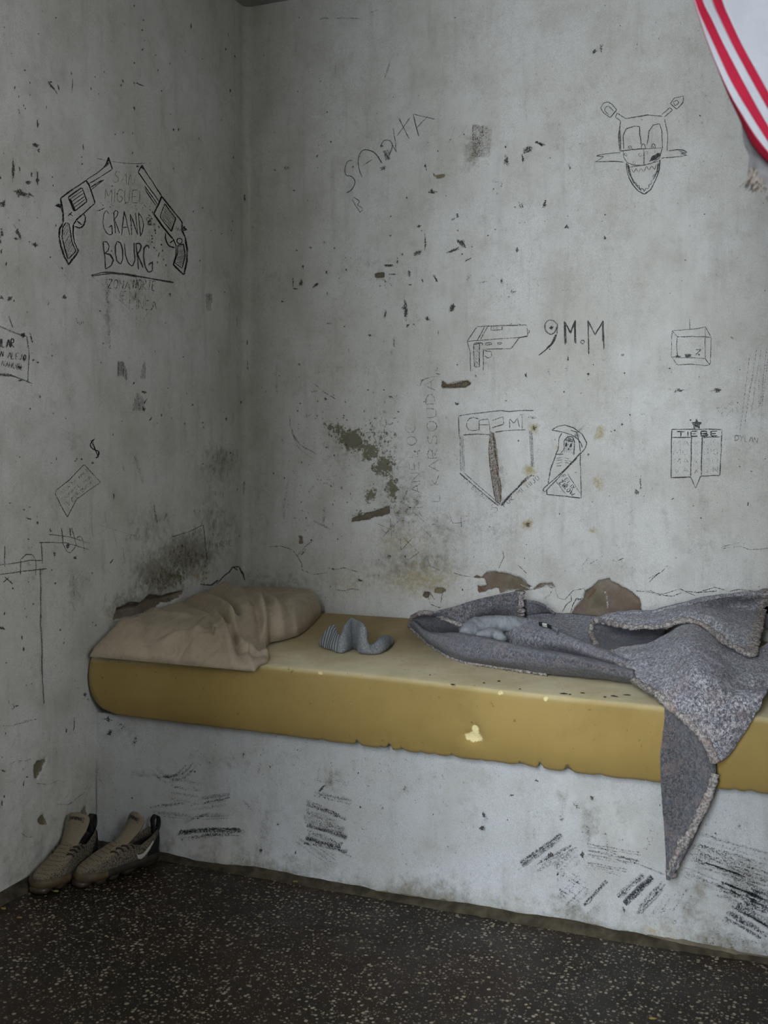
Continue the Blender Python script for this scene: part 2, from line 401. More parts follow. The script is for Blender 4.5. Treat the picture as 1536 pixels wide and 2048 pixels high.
# floor
g = NT('terrazzo', 0.5, 0.35)
v = g.coord()
wv = g.n('ShaderNodeVectorMath', operation='ADD'); nz = g.n('ShaderNodeTexNoise'); nz.inputs['Scale'].default_value = 60
g.lk(v, nz.inputs['Vector']); sv = g.n('ShaderNodeVectorMath', operation='SCALE'); sv.inputs['Scale'].default_value = 0.006
g.lk(nz.outputs['Color'], sv.inputs[0]); g.lk(v, wv.inputs[0]); g.lk(sv.outputs[0], wv.inputs[1])
vv = wv.outputs[0]
def chips(scale, lo, hi, pres):
    a = g.voro(scale, vv); sep = g.n('ShaderNodeSeparateColor'); g.lk(a.outputs['Color'], sep.inputs[0])
    size = g.ramp(sep.outputs[1], 0, 1, lo, hi, False)
    d = g.ramp(g.math('SUBTRACT', a.outputs['Distance'], size), -0.06, 0.03, 1, 0)
    return g.math('MULTIPLY', d, g.math('GREATER_THAN', sep.outputs[0], pres)), sep.outputs[2]
base = g.mix(g.ramp(g.noise(3.5, 4, 0.6, v), 0.4, 0.62), (0.026, 0.0155, 0.009), (0.0165, 0.0135, 0.0095))
base = g.mix(g.ramp(g.noise(140, 4, 0.7, v), 0.45, 0.7), base, (0.012, 0.010, 0.009))
m1, t1 = chips(98, 0.2, 0.46, 0.46); m2, t2 = chips(190, 0.18, 0.42, 0.58)
cc = g.mix(t1, (0.36, 0.305, 0.225), (0.15, 0.128, 0.098)); cc2 = g.mix(t2, (0.26, 0.215, 0.15), (0.085, 0.07, 0.05))
c = g.mix(g.math('MULTIPLY', m2, 0.9), base, cc2); c = g.mix(g.math('MULTIPLY', m1, 0.95), c, cc)
c = g.mix(g.ramp(g.noise(2.2, 4, 0.6, g.coord(loc=(4, 1, 0))), 0.45, 0.72, 0, 0.3), c, (0.035, 0.027, 0.02))
M_FLOOR = g.done(c, g.bump(g.noise(160, 3, 0.6, v), 0.15, 0.001), g.ramp(g.noise(6, 4, 0.6, v), 0.3, 0.7, 0.42, 0.62))
xf = np.linspace(0, RX, 60); yf = np.linspace(-RY, BY + 0.02, 80); XX, YY = np.meshgrid(xf, yf)
floor = struct(mesh_np('floor', np.stack([XX, YY, 0.0015 * fbm(XX * 3, YY * 3, 2, 2) - 0.0015], -1).reshape(-1, 3), gridfaces(80, 60), M_FLOOR))

# ceiling, right wall (with a slit added for the fill light), front wall (doorway narrowed and given a sill to shape the light)
M_SHELL = plain('shell_plaster', (0.44, 0.43, 0.385), 0.9, 0.2, 0.25, 4, 0.2)
M_CEIL = plain('ceiling_plaster', (0.30, 0.30, 0.29), 0.9, 0.2, 0.3, 5, 0.2)
V, Fc = box_mesh((-0.1, -RY - 0.1, RZ), (RX + 0.1, 0.1, RZ + 0.1)); struct(mesh_np('ceiling', V, Fc, M_CEIL, None, False))
def holed_wall(name, to3, a0, a1, h0, h1, A0, A1, mat, th=0.14):
    """wall slab 0.14 thick with a rectangular opening"""
    V = []; Fc = []
    for (p, q, r, s) in ((A0, a0, 0, RZ), (a1, A1, 0, RZ), (a0, a1, 0, h0), (a0, a1, h1, RZ)):
        if q - p < 1e-4 or s - r < 1e-4: continue
        v_, f_ = box_mesh((p, 0.0, r), (q, th, s)); k = len(V)
        V += [to3(*x) for x in v_]; Fc += [tuple(i + k for i in f) for f in f_]
    return struct(mesh_np(name, V, Fc, mat, None, False))
holed_wall('wall_right', lambda a, t, z: (RX + t, a, z), -3.65, -3.23, 1.10, 2.35, -RY, 0.0, M_SHELL, 0.32)
holed_wall('wall_front', lambda a, t, z: (a, -RY - t, z), 1.58, 1.95, 0.95, 2.33, 0.0, RX, M_SHELL)

# backing behind the plaster so no daylight leaks at the joints
V, Fc = box_mesh((-0.10, -RY - 0.1, -0.1), (-0.035, 0.14, RZ)); struct(mesh_np('wall_left_core', V, Fc, M_SHELL, wall_left, False))
V, Fc = box_mesh((-0.10, 0.035, -0.1), (RX + 0.1, 0.14, RZ)); struct(mesh_np('wall_back_core', V, Fc, M_SHELL, wall_back, False))
V, Fc = box_mesh((-0.10, -RY - 0.14, -0.15), (RX + 0.14, 0.1, -0.02)); mesh_np('floor_slab', V, Fc, M_SHELL, floor, False)

# mortar fillet along the foot of the bench and of the left wall
M_MORTAR = plain('mortar', (0.078, 0.066, 0.044), 0.95, 0.2, 0.6, 26, 0.6, 120)
def fillet(name, n, f3, h, d, seed):
    t = np.linspace(0, 1, n); V = []
    for i, q in enumerate(t):
        L = q * 40
        hh = h * (1 + 0.75 * float(fbm(L * 0.35, seed, 0, 4))); dd = d * (1 + 0.7 * float(fbm(L * 0.3, seed + 7, 0, 4)))
        for a, b in ((-0.012, hh), (0.004, hh * 0.94), (dd * 0.45, hh * 0.5), (dd * 0.8, hh * 0.2), (dd, -0.004)):
            V.append(f3(q, a, max(b, -0.004) if a < dd else b))
    return struct(mesh_np(name, V, gridfaces(n, 5), M_MORTAR, None, True))
fillet('trim_1', 260, lambda q, a, b: (q * RX, BY - 0.012 - a, b), 0.016, 0.022, 3.0)
fillet('trim_2', 260, lambda q, a, b: (a + 0.006, BY - q * (RY + BY), b), 0.020, 0.026, 13.0)

# ------------------------------------------------------------------ mattress
MZ = 0.592
g = NT('foam', 0.92, 0.15)
v = g.coord()
c = g.mix(g.ramp(g.noise(3.0, 4, 0.6, v), 0.35, 0.65), (0.31, 0.215, 0.066), (0.27, 0.185, 0.055))
c = g.mix(g.ramp(g.noise(9, 4, 0.6, v), 0.5, 0.75, 0, 0.35), c, (0.20, 0.13, 0.04))
dust_light_c = g.mix(g.ramp(g.noise(6, 4, 0.6, v), 0.35, 0.7), (0.72, 0.645, 0.42), (0.58, 0.485, 0.265))
c = g.mix(g.attr('dust_light'), c, dust_light_c)  # pale dust, with the stronger light near the front edge painted in
c = g.mix(g.math('MULTIPLY', g.ramp(g.noise(55, 3, 0.7, v), 0.66, 0.72), 0.6), c, (0.10, 0.075, 0.03))
tm = g.ramp(g.math('ADD', g.attr('torn'), g.math('MULTIPLY', g.math('SUBTRACT', g.noise(70, 4, 0.7, v), 0.5), 0.9)), 0.45, 0.62)
c = g.mix(tm, c, g.mix(g.noise(120, 3, 0.7, v), (0.62, 0.50, 0.20), (0.80, 0.72, 0.46)))
rg = g.ramp(g.math('ADD', g.attr('ragged'), g.math('MULTIPLY', g.math('SUBTRACT', g.noise(50, 4, 0.7, v), 0.5), 1.2)), 0.5, 0.8)
c = g.mix(rg, c, (0.115, 0.085, 0.035))
g.b.inputs['Sheen Weight'].default_value = 0.08; g.b.inputs['Sheen Roughness'].default_value = 0.6
M_FOAM = g.done(c, g.bump(g.math('ADD', g.noise(220, 3, 0.7, v), g.math('MULTIPLY', g.noise(20, 3, 0.6, v), 1.5)), 0.35, 0.002))
MFY = -0.955
TOP = [(178, 1317), (360, 1324), (540, 1332), (700, 1346), (830, 1360), (1000, 1381), (1150, 1397), (1320, 1413), (1536, 1437)]
BOT = [(180, 1412), (230, 1432), (380, 1450), (540, 1470), (640, 1483), (800, 1504), (960, 1523), (1100, 1542), (1320, 1568), (1536, 1591)]
tp = np.array([at_y(x, y, MFY)[[0, 2]] for x, y in TOP]); bp = np.array([at_y(x, y, MFY)[[0, 2]] for x, y in BOT])
st = np.concatenate([np.arange(0.010, 1.96, 0.006), np.linspace(1.97, RX - 0.03, 30)])
V = []; dust_light = []; torn = []; ragg = []
hole = at_y(948, 1474, MFY); hole2 = at_y(952, 1458, MFY)
nicks = [at_y(1000, 1386, MFY), at_y(1090, 1398, MFY), at_y(640, 1346, MFY)]
notches = [(642, 10, 9), (712, 8, 10), (760, 12, 9), (776, 7, 14), (800, 16, 8), (838, 9, 7), (866, 10, 8), (902, 12, 7), (960, 6, 6), (1040, 26, 8), (1078, 5, 14), (1135, 14, 10), (1198, 12, 8), (985, 16, 5), (1290, 8, 5), (1470, 10, 8), (1500, 12, 9)]
notches = [(at_y(a, 1500, MFY)[0], b * 0.0013, c_ * (0.001 if c_ > 9 else 0.0005)) for a, b, c_ in notches]
for x in st:
    zt = float(np.interp(x, tp[:, 0], tp[:, 1])); zb = float(np.interp(x, bp[:, 0], bp[:, 1]))
    if x > tp[-1, 0]: zt = float(tp[-1, 1]); zb = float(bp[-1, 1])
    cut = sum(d_ * max(0.0, 1 - abs(x - a) / w_) ** (0.5 if d_ > 0.012 else 1.1) for a, w_, d_ in notches)
    cut += 0.0045 * max(0, float(fbm(x * 38, 3.3, 0, 4))) * min(1, max(0, (x - 0.45) * 4))
    endr = 0.034 * max(0.0, 1 - (x - 0.010) / 0.05) ** 2
    fy = MFY + 0.004 * float(fbm(x * 3, 1.0, 0, 3)) + 0.008 * max(0, 1 - (x - 0.010) / 0.02) ** 2
    zb0 = zb + cut + endr
    prof = [(-0.035, 0.402, 0, 0), (-0.035, MZ - 0.02, 0, 0), (-0.04, MZ - 0.003, 0, 0), (-0.06, MZ, 0, 0)]
    for q in np.linspace(0.04, 1, 26)[:-1]:
        y_ = -0.06 + (fy + 0.022 + 0.06) * q
        prof.append((y_, MZ + (zt - MZ) * q ** 2 + 0.003 * float(fbm(x * 5, y_ * 5, 4, 3)), min(1, max(0.04, (q + 0.18 * float(fbm(x * 3, y_ * 3, 14, 3)) - 0.42) / 0.48)), 0))
    for a in np.linspace(0, 90, 6):
        prof.append((fy + 0.013 - 0.013 * math.sin(math.radians(a)), zt - 0.013 + 0.013 * math.cos(math.radians(a)), 1 - a / 100, 0))
    for q in np.linspace(0, 1, 24)[1:]:
        zz = zt - 0.013 + (zb0 - zt + 0.013) * q
        bulge = 0.008 * math.sin(math.pi * q) + 0.004 * float(fbm(x * 4, zz * 8, 9, 3))
        prof.append((fy - bulge + (0.01 * q ** 6), zz, 0.06 * (1 - q), 0.9 * max(0, (q - 0.86) / 0.14) * min(1, cut / 0.006) if cut > 0.0015 else 0))
    prof += [(fy + 0.02, max(zb0, 0.30), 0, 0.8), (BY - 0.016, max(zb0 + 0.004, 0.403), 0, 0.8), (BY + 0.04, 0.4035, 0, 0)]
    for (y_, z_, d_, r_) in prof:
        t_ = math.exp(-(((x - hole[0]) / 0.028) ** 2 + ((z_ - hole[2]) / 0.017) ** 2)) * 1.0 if y_ < MFY + 0.03 else 0
        t2 = math.exp(-(((x - hole2[0]) / 0.012) ** 2 + ((z_ - hole2[2]) / 0.016) ** 2)) * 0.9 if y_ < MFY + 0.03 else 0
        t3 = max(math.exp(-(((x - k[0]) / 0.012) ** 2 + ((z_ - k[2]) / 0.010) ** 2 + ((y_ - MFY) / 0.03) ** 2)) * 0.72 for k in nicks)
        t = max(t_, t2, t3)
        V.append((x, y_ + 0.014 * max(t_, t2) * (1 if y_ < MFY + 0.02 else 0), z_)); dust_light.append(d_); torn.append(t); ragg.append(r_)
NP = len(prof)
Fm = gridfaces(len(st), NP, flip=False)
mat_o = mesh_np('foam_mattress', V, Fm, M_FOAM, None, True, {'dust_light': dust_light, 'torn': torn, 'ragged': ragg})
caps = bpy.data.meshes.new('mattress_end')
tag(mat_o, 'yellow foam mattress with torn lower edge lying on the white masonry bench', 'mattress')

V = []; Fq = []; rg = np.random.default_rng(3)
for (x, y, a, b, an) in ((906, 1369, 9, 3, 0), (998, 1362, 6, 3, .3), (1128, 1387, 13, 3, .1), (1140, 1389, 5, 2, 0), (1165, 1386, 8, 3, .2), (1210, 1394, 6, 2, 0), (1228, 1392, 16, 2, -.2), (1255, 1390, 14, 1.5, -.1), (968, 1366, 6, 2, 0), (860, 1350, 4, 2, 0), (1040, 1378, 5, 2, .4)):
    c_ = at_z(x, y, float(np.interp(at_y(x, y, MFY)[0], tp[:, 0], tp[:, 1])) + 0.0025); k = len(V); V.append(c_ + np.array([0, 0, .002]))
    for j in range(8):
        t_ = 2 * math.pi * j / 8; u = math.cos(t_) * a * .0008 * rg.uniform(.6, 1.2); v_ = math.sin(t_) * b * .0022 * rg.uniform(.6, 1.2)
        V.append(c_ + np.array([u * math.cos(an) - v_ * math.sin(an), u * math.sin(an) + v_ * math.cos(an), 0]))
    Fq += [(k, k + 1 + j, k + 1 + (j + 1) % 8) for j in range(8)]
o = mesh_np('dark_crumbs', V, Fq, plain('dark_crumb', (0.06, 0.045, 0.03), 0.9), mat_o); o['kind'] = 'stuff'

# ------------------------------------------------------------------ pillow in its beige case
def Bh(px, py, h): return at_z(px, py, MZ + h)
g = NT('beige_cotton', 0.9, 0.15)
v = g.coord()
c = g.mix(g.ramp(g.noise(5, 4, 0.6, v), 0.35, 0.7), (0.46, 0.39, 0.30), (0.39, 0.325, 0.245))
c = g.mix(g.ramp(g.noise(60, 4, 0.7, g.coord((1, 0.15, 1))), 0.45, 0.7, 0, 0.3), c, (0.22, 0.175, 0.135))
M_COTTON = g.done(c, g.bump(g.math('ADD', g.noise(110, 3, 0.6, g.coord((0.35, 3, 1))), g.math('MULTIPLY', g.noise(420, 2, 0.6, v), 0.5)), 0.35, 0.0016))
NS, NTT = 120, 220
S_, T_ = np.meshgrid(np.linspace(0, 1, NS), np.linspace(0, 1, NTT))
yy = -0.992 + T_ * 0.94
yk = [-0.992, -0.93, -0.86, -0.75, -0.66, -0.60, -0.52, -0.40, -0.25, -0.12, -0.05]
rk = [0.585, 0.590, 0.560, 0.490, 0.455, 0.475, 0.482, 0.458, 0.415, 0.375, 0.325]
lk_ = [0.045, 0.035, 0.03, 0.03, 0.03, 0.03, 0.03, 0.03, 0.03, 0.03, 0.04]
xr = np.interp(yy, yk, rk); xl = np.interp(yy, yk, lk_)
xx = xl + (xr - xl) * S_
dl = xx - xl; dr = xr - xx; df = yy + 0.992; db = -0.052 - yy
def rise(d, r): return np.sqrt(np.clip(1 - (1 - np.clip(d / r, 0, 1)) ** 2, 0, 1))
Hb = np.interp(yy, [-0.992, -0.9, -0.75, -0.5, -0.3, -0.05], [0.045, 0.072, 0.086, 0.092, 0.092, 0.08])
rr = np.interp(yy, [-0.99, -0.8, -0.62, -0.5, -0.05], [0.30, 0.26, 0.14, 0.075, 0.05])
hh = Hb * rise(dl, 0.07) * rise(dr, rr) * rise(df, 0.15) ** 0.9 * rise(db, 0.05)
flap = np.clip((xx - 0.40) / 0.10, 0, 1) * np.clip((-0.70 - yy) / 0.10, 0, 1)
hh = hh * (1 - 0.78 * flap) + 0.004 * rise(df, 0.01) * rise(dr, 0.01)
def seg_d(X, Y, pts):
    d2 = np.full(X.shape, 1e9); side = np.zeros(X.shape)
    for (ax, ay), (bx, by) in zip(pts[:-1], pts[1:]):
        ex, ey = bx - ax, by - ay; L = ex * ex + ey * ey + 1e-12
        t = np.clip(((X - ax) * ex + (Y - ay) * ey) / L, 0, 1)
        dx, dy = X - ax - t * ex, Y - ay - t * ey; q = dx * dx + dy * dy
        s_ = np.sign(ex * (Y - ay) - ey * (X - ax))
        side = np.where(q < d2, s_, side); d2 = np.minimum(d2, q)
    return np.sqrt(d2), side
def wl(pts, h): return [tuple(Bh(x, y, h)[:2]) for x, y in curve_pts(pts, 24)]
def ridge(pts, wd, amp, h=0.085):
    global hh
    P = wl(pts, h); d, _ = seg_d(xx, yy, P)
    d0 = np.hypot(xx - P[0][0], yy - P[0][1]); d1 = np.hypot(xx - P[-1][0], yy - P[-1][1])
    fade = np.clip(d0 / 0.05, 0.15, 1) * np.clip(d1 / 0.05, 0.15, 1)
    hh = hh + 1.75 * amp * np.exp(-(d / wd) ** 2) * fade * np.clip(hh / 0.02, 0, 1)
# the loose end of the case folded over itself: a rounded step along a sweeping line
P = wl([(392, 1190), (440, 1186), (490, 1200), (530, 1222), (556, 1246), (562, 1262), (540, 1276), (505, 1284), (470, 1276), (440, 1262)], 0.085)
d, side = seg_d(xx, yy, P)
step = np.exp(-(d / 0.028) ** 2) * np.where(side > 0, 0.0, 1.0)
inn = np.where(side < 0, 1 - np.exp(-(d / 0.012) ** 2), 0.0) * np.exp(-(d / 0.11) ** 2)
hh = hh + 0.026 * inn * np.clip(hh / 0.03, 0, 1)
ridge([(430, 1182), (470, 1194), (510, 1214), (540, 1240), (552, 1258)], 0.014, 0.018)
ridge([(404, 1196), (430, 1204), (455, 1218), (480, 1236)], 0.011, -0.016)
ridge([(385, 1205), (420, 1214), (448, 1228), (470, 1244)], 0.014, 0.014)
ridge([(360, 1205), (400, 1222), (440, 1238), (475, 1246)], 0.012, -0.008)
ridge([(455, 1186), (492, 1206), (514, 1228), (520, 1250)], 0.012, -0.012)
ridge([(300, 1262), (350, 1256), (400, 1258), (440, 1260)], 0.022, 0.010)
ridge([(428, 1258), (452, 1280), (470, 1304), (486, 1322)], 0.013, 0.014, 0.05)
ridge([(436, 1256), (470, 1276), (494, 1300), (520, 1318)], 0.010, 0.010, 0.04)
ridge([(455, 1268), (480, 1284), (505, 1288), (532, 1282)], 0.020, -0.018, 0.05)
ridge([(480, 1262), (510, 1270), (535, 1268), (552, 1258)], 0.014, 0.012, 0.07)
ridge([(340, 1310), (370, 1296), (400, 1278), (424, 1262)], 0.018, 0.008, 0.05)
ridge([(240, 1250), (250, 1275), (255, 1300)], 0.02, 0.005, 0.05)
ridge([(280, 1255), (292, 1280), (298, 1305)], 0.012, -0.004, 0.05)
ridge([(180, 1308), (260, 1313), (340, 1311), (420, 1302), (450, 1300)], 0.007, -0.005, 0.02)
ridge([(500, 1186), (540, 1210), (585, 1240)], 0.016, 0.010)
ridge([(540, 1192), (575, 1214), (600, 1236)], 0.014, -0.008)
ridge([(280, 1215), (330, 1232), (400, 1240)], 0.016, 0.005)
hh = hh + np.clip(hh / 0.03, 0, 1) * (0.004 * fbm(xx * 14, yy * 9, 5, 3) + 0.0012 * fbm(xx * 60, yy * 40, 6, 3))
zz = MZ + 0.004 + np.maximum(hh, 0)
zz = zz - 0.012 * np.clip((-0.965 - yy) / 0.03, 0, 1)
pil = mesh_np('pillow', np.stack([xx, yy, zz], -1).reshape(-1, 3), gridfaces(NTT, NS), M_COTTON)
solid(pil, 0.003)
tag(pil, 'rumpled beige cloth pillow at the left end of the yellow mattress', 'pillow')

# ------------------------------------------------------------------ grey sock on the mattress
g = NT('sock_knit', 0.95, 0.1)
v = g.coord()
c = g.mix(g.ramp(g.noise(240, 3, 0.7, v), 0.35, 0.65), (0.155, 0.165, 0.18), (0.27, 0.285, 0.30))
M_SOCK = g.done(c, g.bump(g.noise(500, 2, 0.6, v), 0.4, 0.0012))
g = NT('sock_rib', 0.95, 0.1)
v = g.coord()
wv = g.n('ShaderNodeTexWave'); wv.inputs['Scale'].default_value = 62; g.lk(g.coord((0.45, 0.15, 0.75)), wv.inputs['Vector'])
c = g.mix(g.ramp(wv.outputs['Fac'], 0.2, 0.8), (0.13, 0.14, 0.155), (0.31, 0.325, 0.34))
M_RIB = g.done(c, g.bump(wv.outputs['Fac'], 0.6, 0.002))
CR['Y'] = (600, 1200, 6.982)
def ylist(pts): return [Bh(600 + x / 6.982, 1200 + y / 6.982, h) for x, y, h in pts]
SG = [(262, 650), (390, 690), (500, 735), (590, 745), (650, 725), (745, 690), (815, 712), (850, 752), (950, 766), (1060, 764), (1150, 742), (1235, 665), (1290, 600)]
STP = [(482, 340), (520, 410), (560, 475), (598, 440), (640, 330), (715, 245), (800, 285), (915, 360), (948, 610), (1010, 610), (1110, 520), (1205, 488), (1292, 560)]
LEAN = [.012, .02, .02, .02, .022, .03, .015, -.005, .01, .03, .03, .025, .01]
g0 = np.array([Bh(600 + x / 6.982, 1200 + y / 6.982, 0.003) for x, y in SG])
d0 = (g0 - CAM) @ FWD
t0 = np.array([at_d(600 + x / 6.982, 1200 + y / 6.982, d + l) for (x, y), d, l in zip(STP, d0, LEAN)])
m = 150; n = 18; G_ = curve_pts(g0, m); T3 = curve_pts(t0, m); q = np.linspace(0, 1, m)
thk = np.interp(q, [0, .08, .2, .45, .6, .8, .93, 1], [.012, .011, .009, .013, .012, .015, .014, .006])
SV = np.zeros((m, n, 3))
for i in range(m):
    c_ = (G_[i] + T3[i]) / 2; u_ = (T3[i] - G_[i]) / 2
    tg_ = (G_[min(i + 1, m - 1)] + T3[min(i + 1, m - 1)] - G_[max(i - 1, 0)] - T3[max(i - 1, 0)]); nn = np.cross(tg_, u_); nn /= np.linalg.norm(nn) + 1e-9
    for k in range(n):
        a_ = 2 * math.pi * k / n
        SV[i, k] = c_ + u_ * math.copysign(abs(math.cos(a_)) ** .75, math.cos(a_)) + nn * thk[i] * math.sin(a_)
SV = SV.reshape(-1, 3)
SV = SV + 0.0045 * np.stack([fbm(SV[:, 0] * 34, SV[:, 1] * 34, SV[:, 2] * 34 + z_, 3) for z_ in (0, 9, 19)], -1)
SV[:, 2] = np.maximum(SV[:, 2], MZ + 0.0035)
cut_ = 30
sock = mesh_np('grey_sock', SV[cut_ * n - n:], [tuple(f) for f in gridfaces(m - cut_ + 1, n, wrap=True)] + [tuple(range((m - cut_) * n, (m - cut_ + 1) * n))], M_SOCK)
tag(sock, 'crumpled grey sock lying on the yellow mattress beside the pillow', 'sock')
mesh_np('ribbed_cuff', SV[:cut_ * n], [tuple(f) for f in gridfaces(cut_, n, wrap=True)], M_RIB, sock)

# ------------------------------------------------------------------ grey wool blanket
g = NT('wool', 0.97, 0.08)
v = g.coord()
fib = g.noise(150, 6, 0.8, g.coord((1.3, 0.8, 1.1)), 0.8)
fib2 = g.noise(95, 5, 0.7, g.coord((1.6, 0.7, 1), loc=(5, 2, 1)), 0.8)
shade = g.attr('wool_shade')
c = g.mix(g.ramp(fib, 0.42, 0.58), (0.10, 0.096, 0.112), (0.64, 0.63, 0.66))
c = g.mix(shade, c, g.mix(g.ramp(fib, 0.38, 0.62), (0.030, 0.030, 0.040), (0.205, 0.20, 0.20)))  # painted shade: darker wool colour on the sheets that lie in shadow
c = g.mix(g.ramp(fib2, 0.47, 0.64, 0, 0.8), c, (0.055, 0.052, 0.062))
c = g.mix(g.ramp(g.noise(48, 5, 0.75, g.coord(loc=(3, 3, 1)), 1.0), 0.50, 0.66, 0, 0.55), c, (0.075, 0.070, 0.078))
c = g.mix(g.ramp(g.noise(22, 4, 0.6, g.coord(loc=(1, 8, 3))), 0.5, 0.68, 0, 0.30), c, (0.27, 0.20, 0.185))
c = g.mix(g.ramp(g.noise(26, 4, 0.6, g.coord(loc=(9, 4, 6))), 0.54, 0.70, 0, 0.30), c, (0.13, 0.15, 0.22))
c = g.mix(g.ramp(g.noise(210, 3, 0.7, g.coord(loc=(2, 3, 7))), 0.63, 0.70, 0, 0.8), c, (0.018, 0.018, 0.024))
c = g.mix(g.ramp(g.noise(160, 3, 0.7, g.coord(loc=(7, 1, 2))), 0.68, 0.73, 0, 0.6), c, (0.30, 0.075, 0.08))
g.b.inputs['Sheen Weight'].default_value = 0.35; g.b.inputs['Sheen Roughness'].default_value = 0.5; g.b.inputs['Sheen Tint'].default_value = (0.8, 0.83, 0.95, 1)
M_WOOL = g.done(c, g.bump(g.math('ADD', fib, g.noise(420, 3, 0.7, v)), 0.7, 0.004))
g = NT('hem_stitch', 0.95, 0.1)
v = g.coord()
c = g.mix(g.ramp(g.noise(170, 4, 0.7, v), 0.38, 0.62), (0.16, 0.147, 0.142), (0.50, 0.465, 0.445))
c = g.mix(g.ramp(g.noise(30, 3, 0.6, v), 0.5, 0.62, 0, 0.3), c, (0.34, 0.22, 0.20))
M_HEM = g.done(c, g.bump(g.noise(320, 3, 0.7, v), 0.8, 0.004))
def X(x, y, h): return Bh(800 + x / 3.339, 1150 + y / 3.339, h + 0.004)
def Wc(x, y, h): return Bh(1160 + x / 4.085, 1160 + y / 4.085, h + 0.003)
def Yp(x, y, yv): return at_y(x, y, yv)
BV = []; BF = []; BR = []
def sheet(rows, nu, nv, th=0.007, amp=0.003, fn=None, seed=0.0, shade=0.0):
    """a thick woollen sheet through the given points; returns the middle surface"""
    ctrl = [[np.asarray(q if fn is None else fn(*q)) for q in r] for r in rows]
    P = surf(ctrl, nu, nv); N = gnormals(P)
    P = P + N * (amp * fbm(P[..., 0] * 22 + seed, P[..., 1] * 22, P[..., 2] * 22, 3) + 0.0012 * fbm(P[..., 0] * 90, P[..., 1] * 90, P[..., 2] * 90, 2))[..., None]
    N = gnormals(P)
    a = (P + N * th / 2).reshape(-1, 3); b = (P - N * th / 2).reshape(-1, 3)
    k = sum(len(x) for x in BV); m_ = len(a)
    a[:, 1] = np.minimum(a[:, 1], -0.024); b[:, 1] = np.minimum(b[:, 1], -0.024)
    BV.append(a); BV.append(b); BR.append(np.full(2 * len(a), shade))
    f = gridfaces(nu, nv)
    BF.append(f + k); BF.append(f[:, ::-1] + k + m_)
    ring = [i for i in range(nv)] + [i * nv + nv - 1 for i in range(1, nu)] + [(nu - 1) * nv + j for j in range(nv - 2, -1, -1)] + [i * nv for i in range(nu - 2, 0, -1)]
    ring = np.array(ring); r2 = np.roll(ring, -1)
    BF.append(np.stack([ring + k, ring + k + m_, r2 + k + m_, r2 + k], -1))
    return P
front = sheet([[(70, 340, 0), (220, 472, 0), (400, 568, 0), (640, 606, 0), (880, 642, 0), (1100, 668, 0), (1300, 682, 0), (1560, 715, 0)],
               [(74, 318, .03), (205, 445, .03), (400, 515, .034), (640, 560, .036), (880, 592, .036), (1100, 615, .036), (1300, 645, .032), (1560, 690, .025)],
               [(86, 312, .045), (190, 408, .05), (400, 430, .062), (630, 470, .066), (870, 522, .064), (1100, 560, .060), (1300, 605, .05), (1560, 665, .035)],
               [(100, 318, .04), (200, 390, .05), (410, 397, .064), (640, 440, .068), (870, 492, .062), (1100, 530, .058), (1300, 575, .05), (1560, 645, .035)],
               [(140, 350, .008), (240, 400, .01), (420, 410, .012), (650, 455, .015), (880, 505, .015), (1100, 540, .015), (1300, 580, .015), (1560, 645, .012)]], 40, 150, fn=X, shade=0.95)
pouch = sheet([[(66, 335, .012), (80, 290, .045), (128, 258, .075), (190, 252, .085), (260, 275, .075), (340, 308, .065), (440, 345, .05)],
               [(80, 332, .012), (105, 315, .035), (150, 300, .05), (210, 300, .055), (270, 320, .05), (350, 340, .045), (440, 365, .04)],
               [(90, 335, .01), (130, 370, .008), (180, 388, .006), (240, 392, .006), (300, 396, .006), (360, 400, .006), (440, 410, .01)]], 24, 60, fn=X, seed=3, shade=1.0)
bflap = sheet([[(200, 256, .088), (330, 222, .105), (450, 182, .12), (580, 147, .128), (700, 126, .134), (800, 108, .14)],
               [(235, 268, .078), (340, 270, .082), (450, 262, .085), (580, 230, .09), (700, 215, .09), (802, 205, .092)],
               [(262, 280, .07), (345, 315, .055), (440, 352, .045), (570, 310, .04), (700, 300, .04), (804, 300, .04)]], 30, 70, fn=X, seed=5, shade=0.7)
sheet([[(790, 168, .10), (880, 175, .098), (960, 200, .088), (1035, 258, .06)], [(800, 225, .07), (890, 230, .066), (970, 238, .06), (1040, 262, .05)],
       [(800, 296, .03), (900, 290, .03), (980, 280, .03), (1045, 270, .04)]], 24, 30, fn=X, seed=7, shade=0.6)
sheet([[(660, 440, .012), (760, 485, .012), (900, 505, .012), (1060, 520, .012), (1250, 570, .012), (1520, 650, .012)],
       [(680, 385, .045), (790, 385, .055), (920, 415, .055), (1060, 455, .05), (1250, 520, .045), (1520, 620, .03)],
       [(735, 335, .068), (830, 312, .076), (935, 340, .076), (1065, 400, .068), (1250, 478, .06), (1520, 590, .042)],
       [(775, 318, .07), (850, 298, .078), (950, 320, .074), (1075, 385, .066), (1260, 462, .056), (1520, 572, .04)],
       [(800, 325, .03), (870, 310, .03), (960, 330, .03), (1090, 392, .03), (1270, 470, .025), (1520, 575, .02)]], 36, 90, fn=X, seed=9, shade=0.62)
sheet([[(780, 288, .035), (900, 268, .045), (1000, 262, .052), (1150, 266, .05), (1360, 285, .05)],
       [(880, 330, .035), (1000, 322, .04), (1100, 345, .032), (1220, 360, .03), (1360, 385, .03)],
       [(980, 385, .018), (1080, 405, .018), (1150, 435, .015), (1250, 475, .015), (1380, 530, .015)]], 26, 50, fn=X, seed=11, shade=0.5)
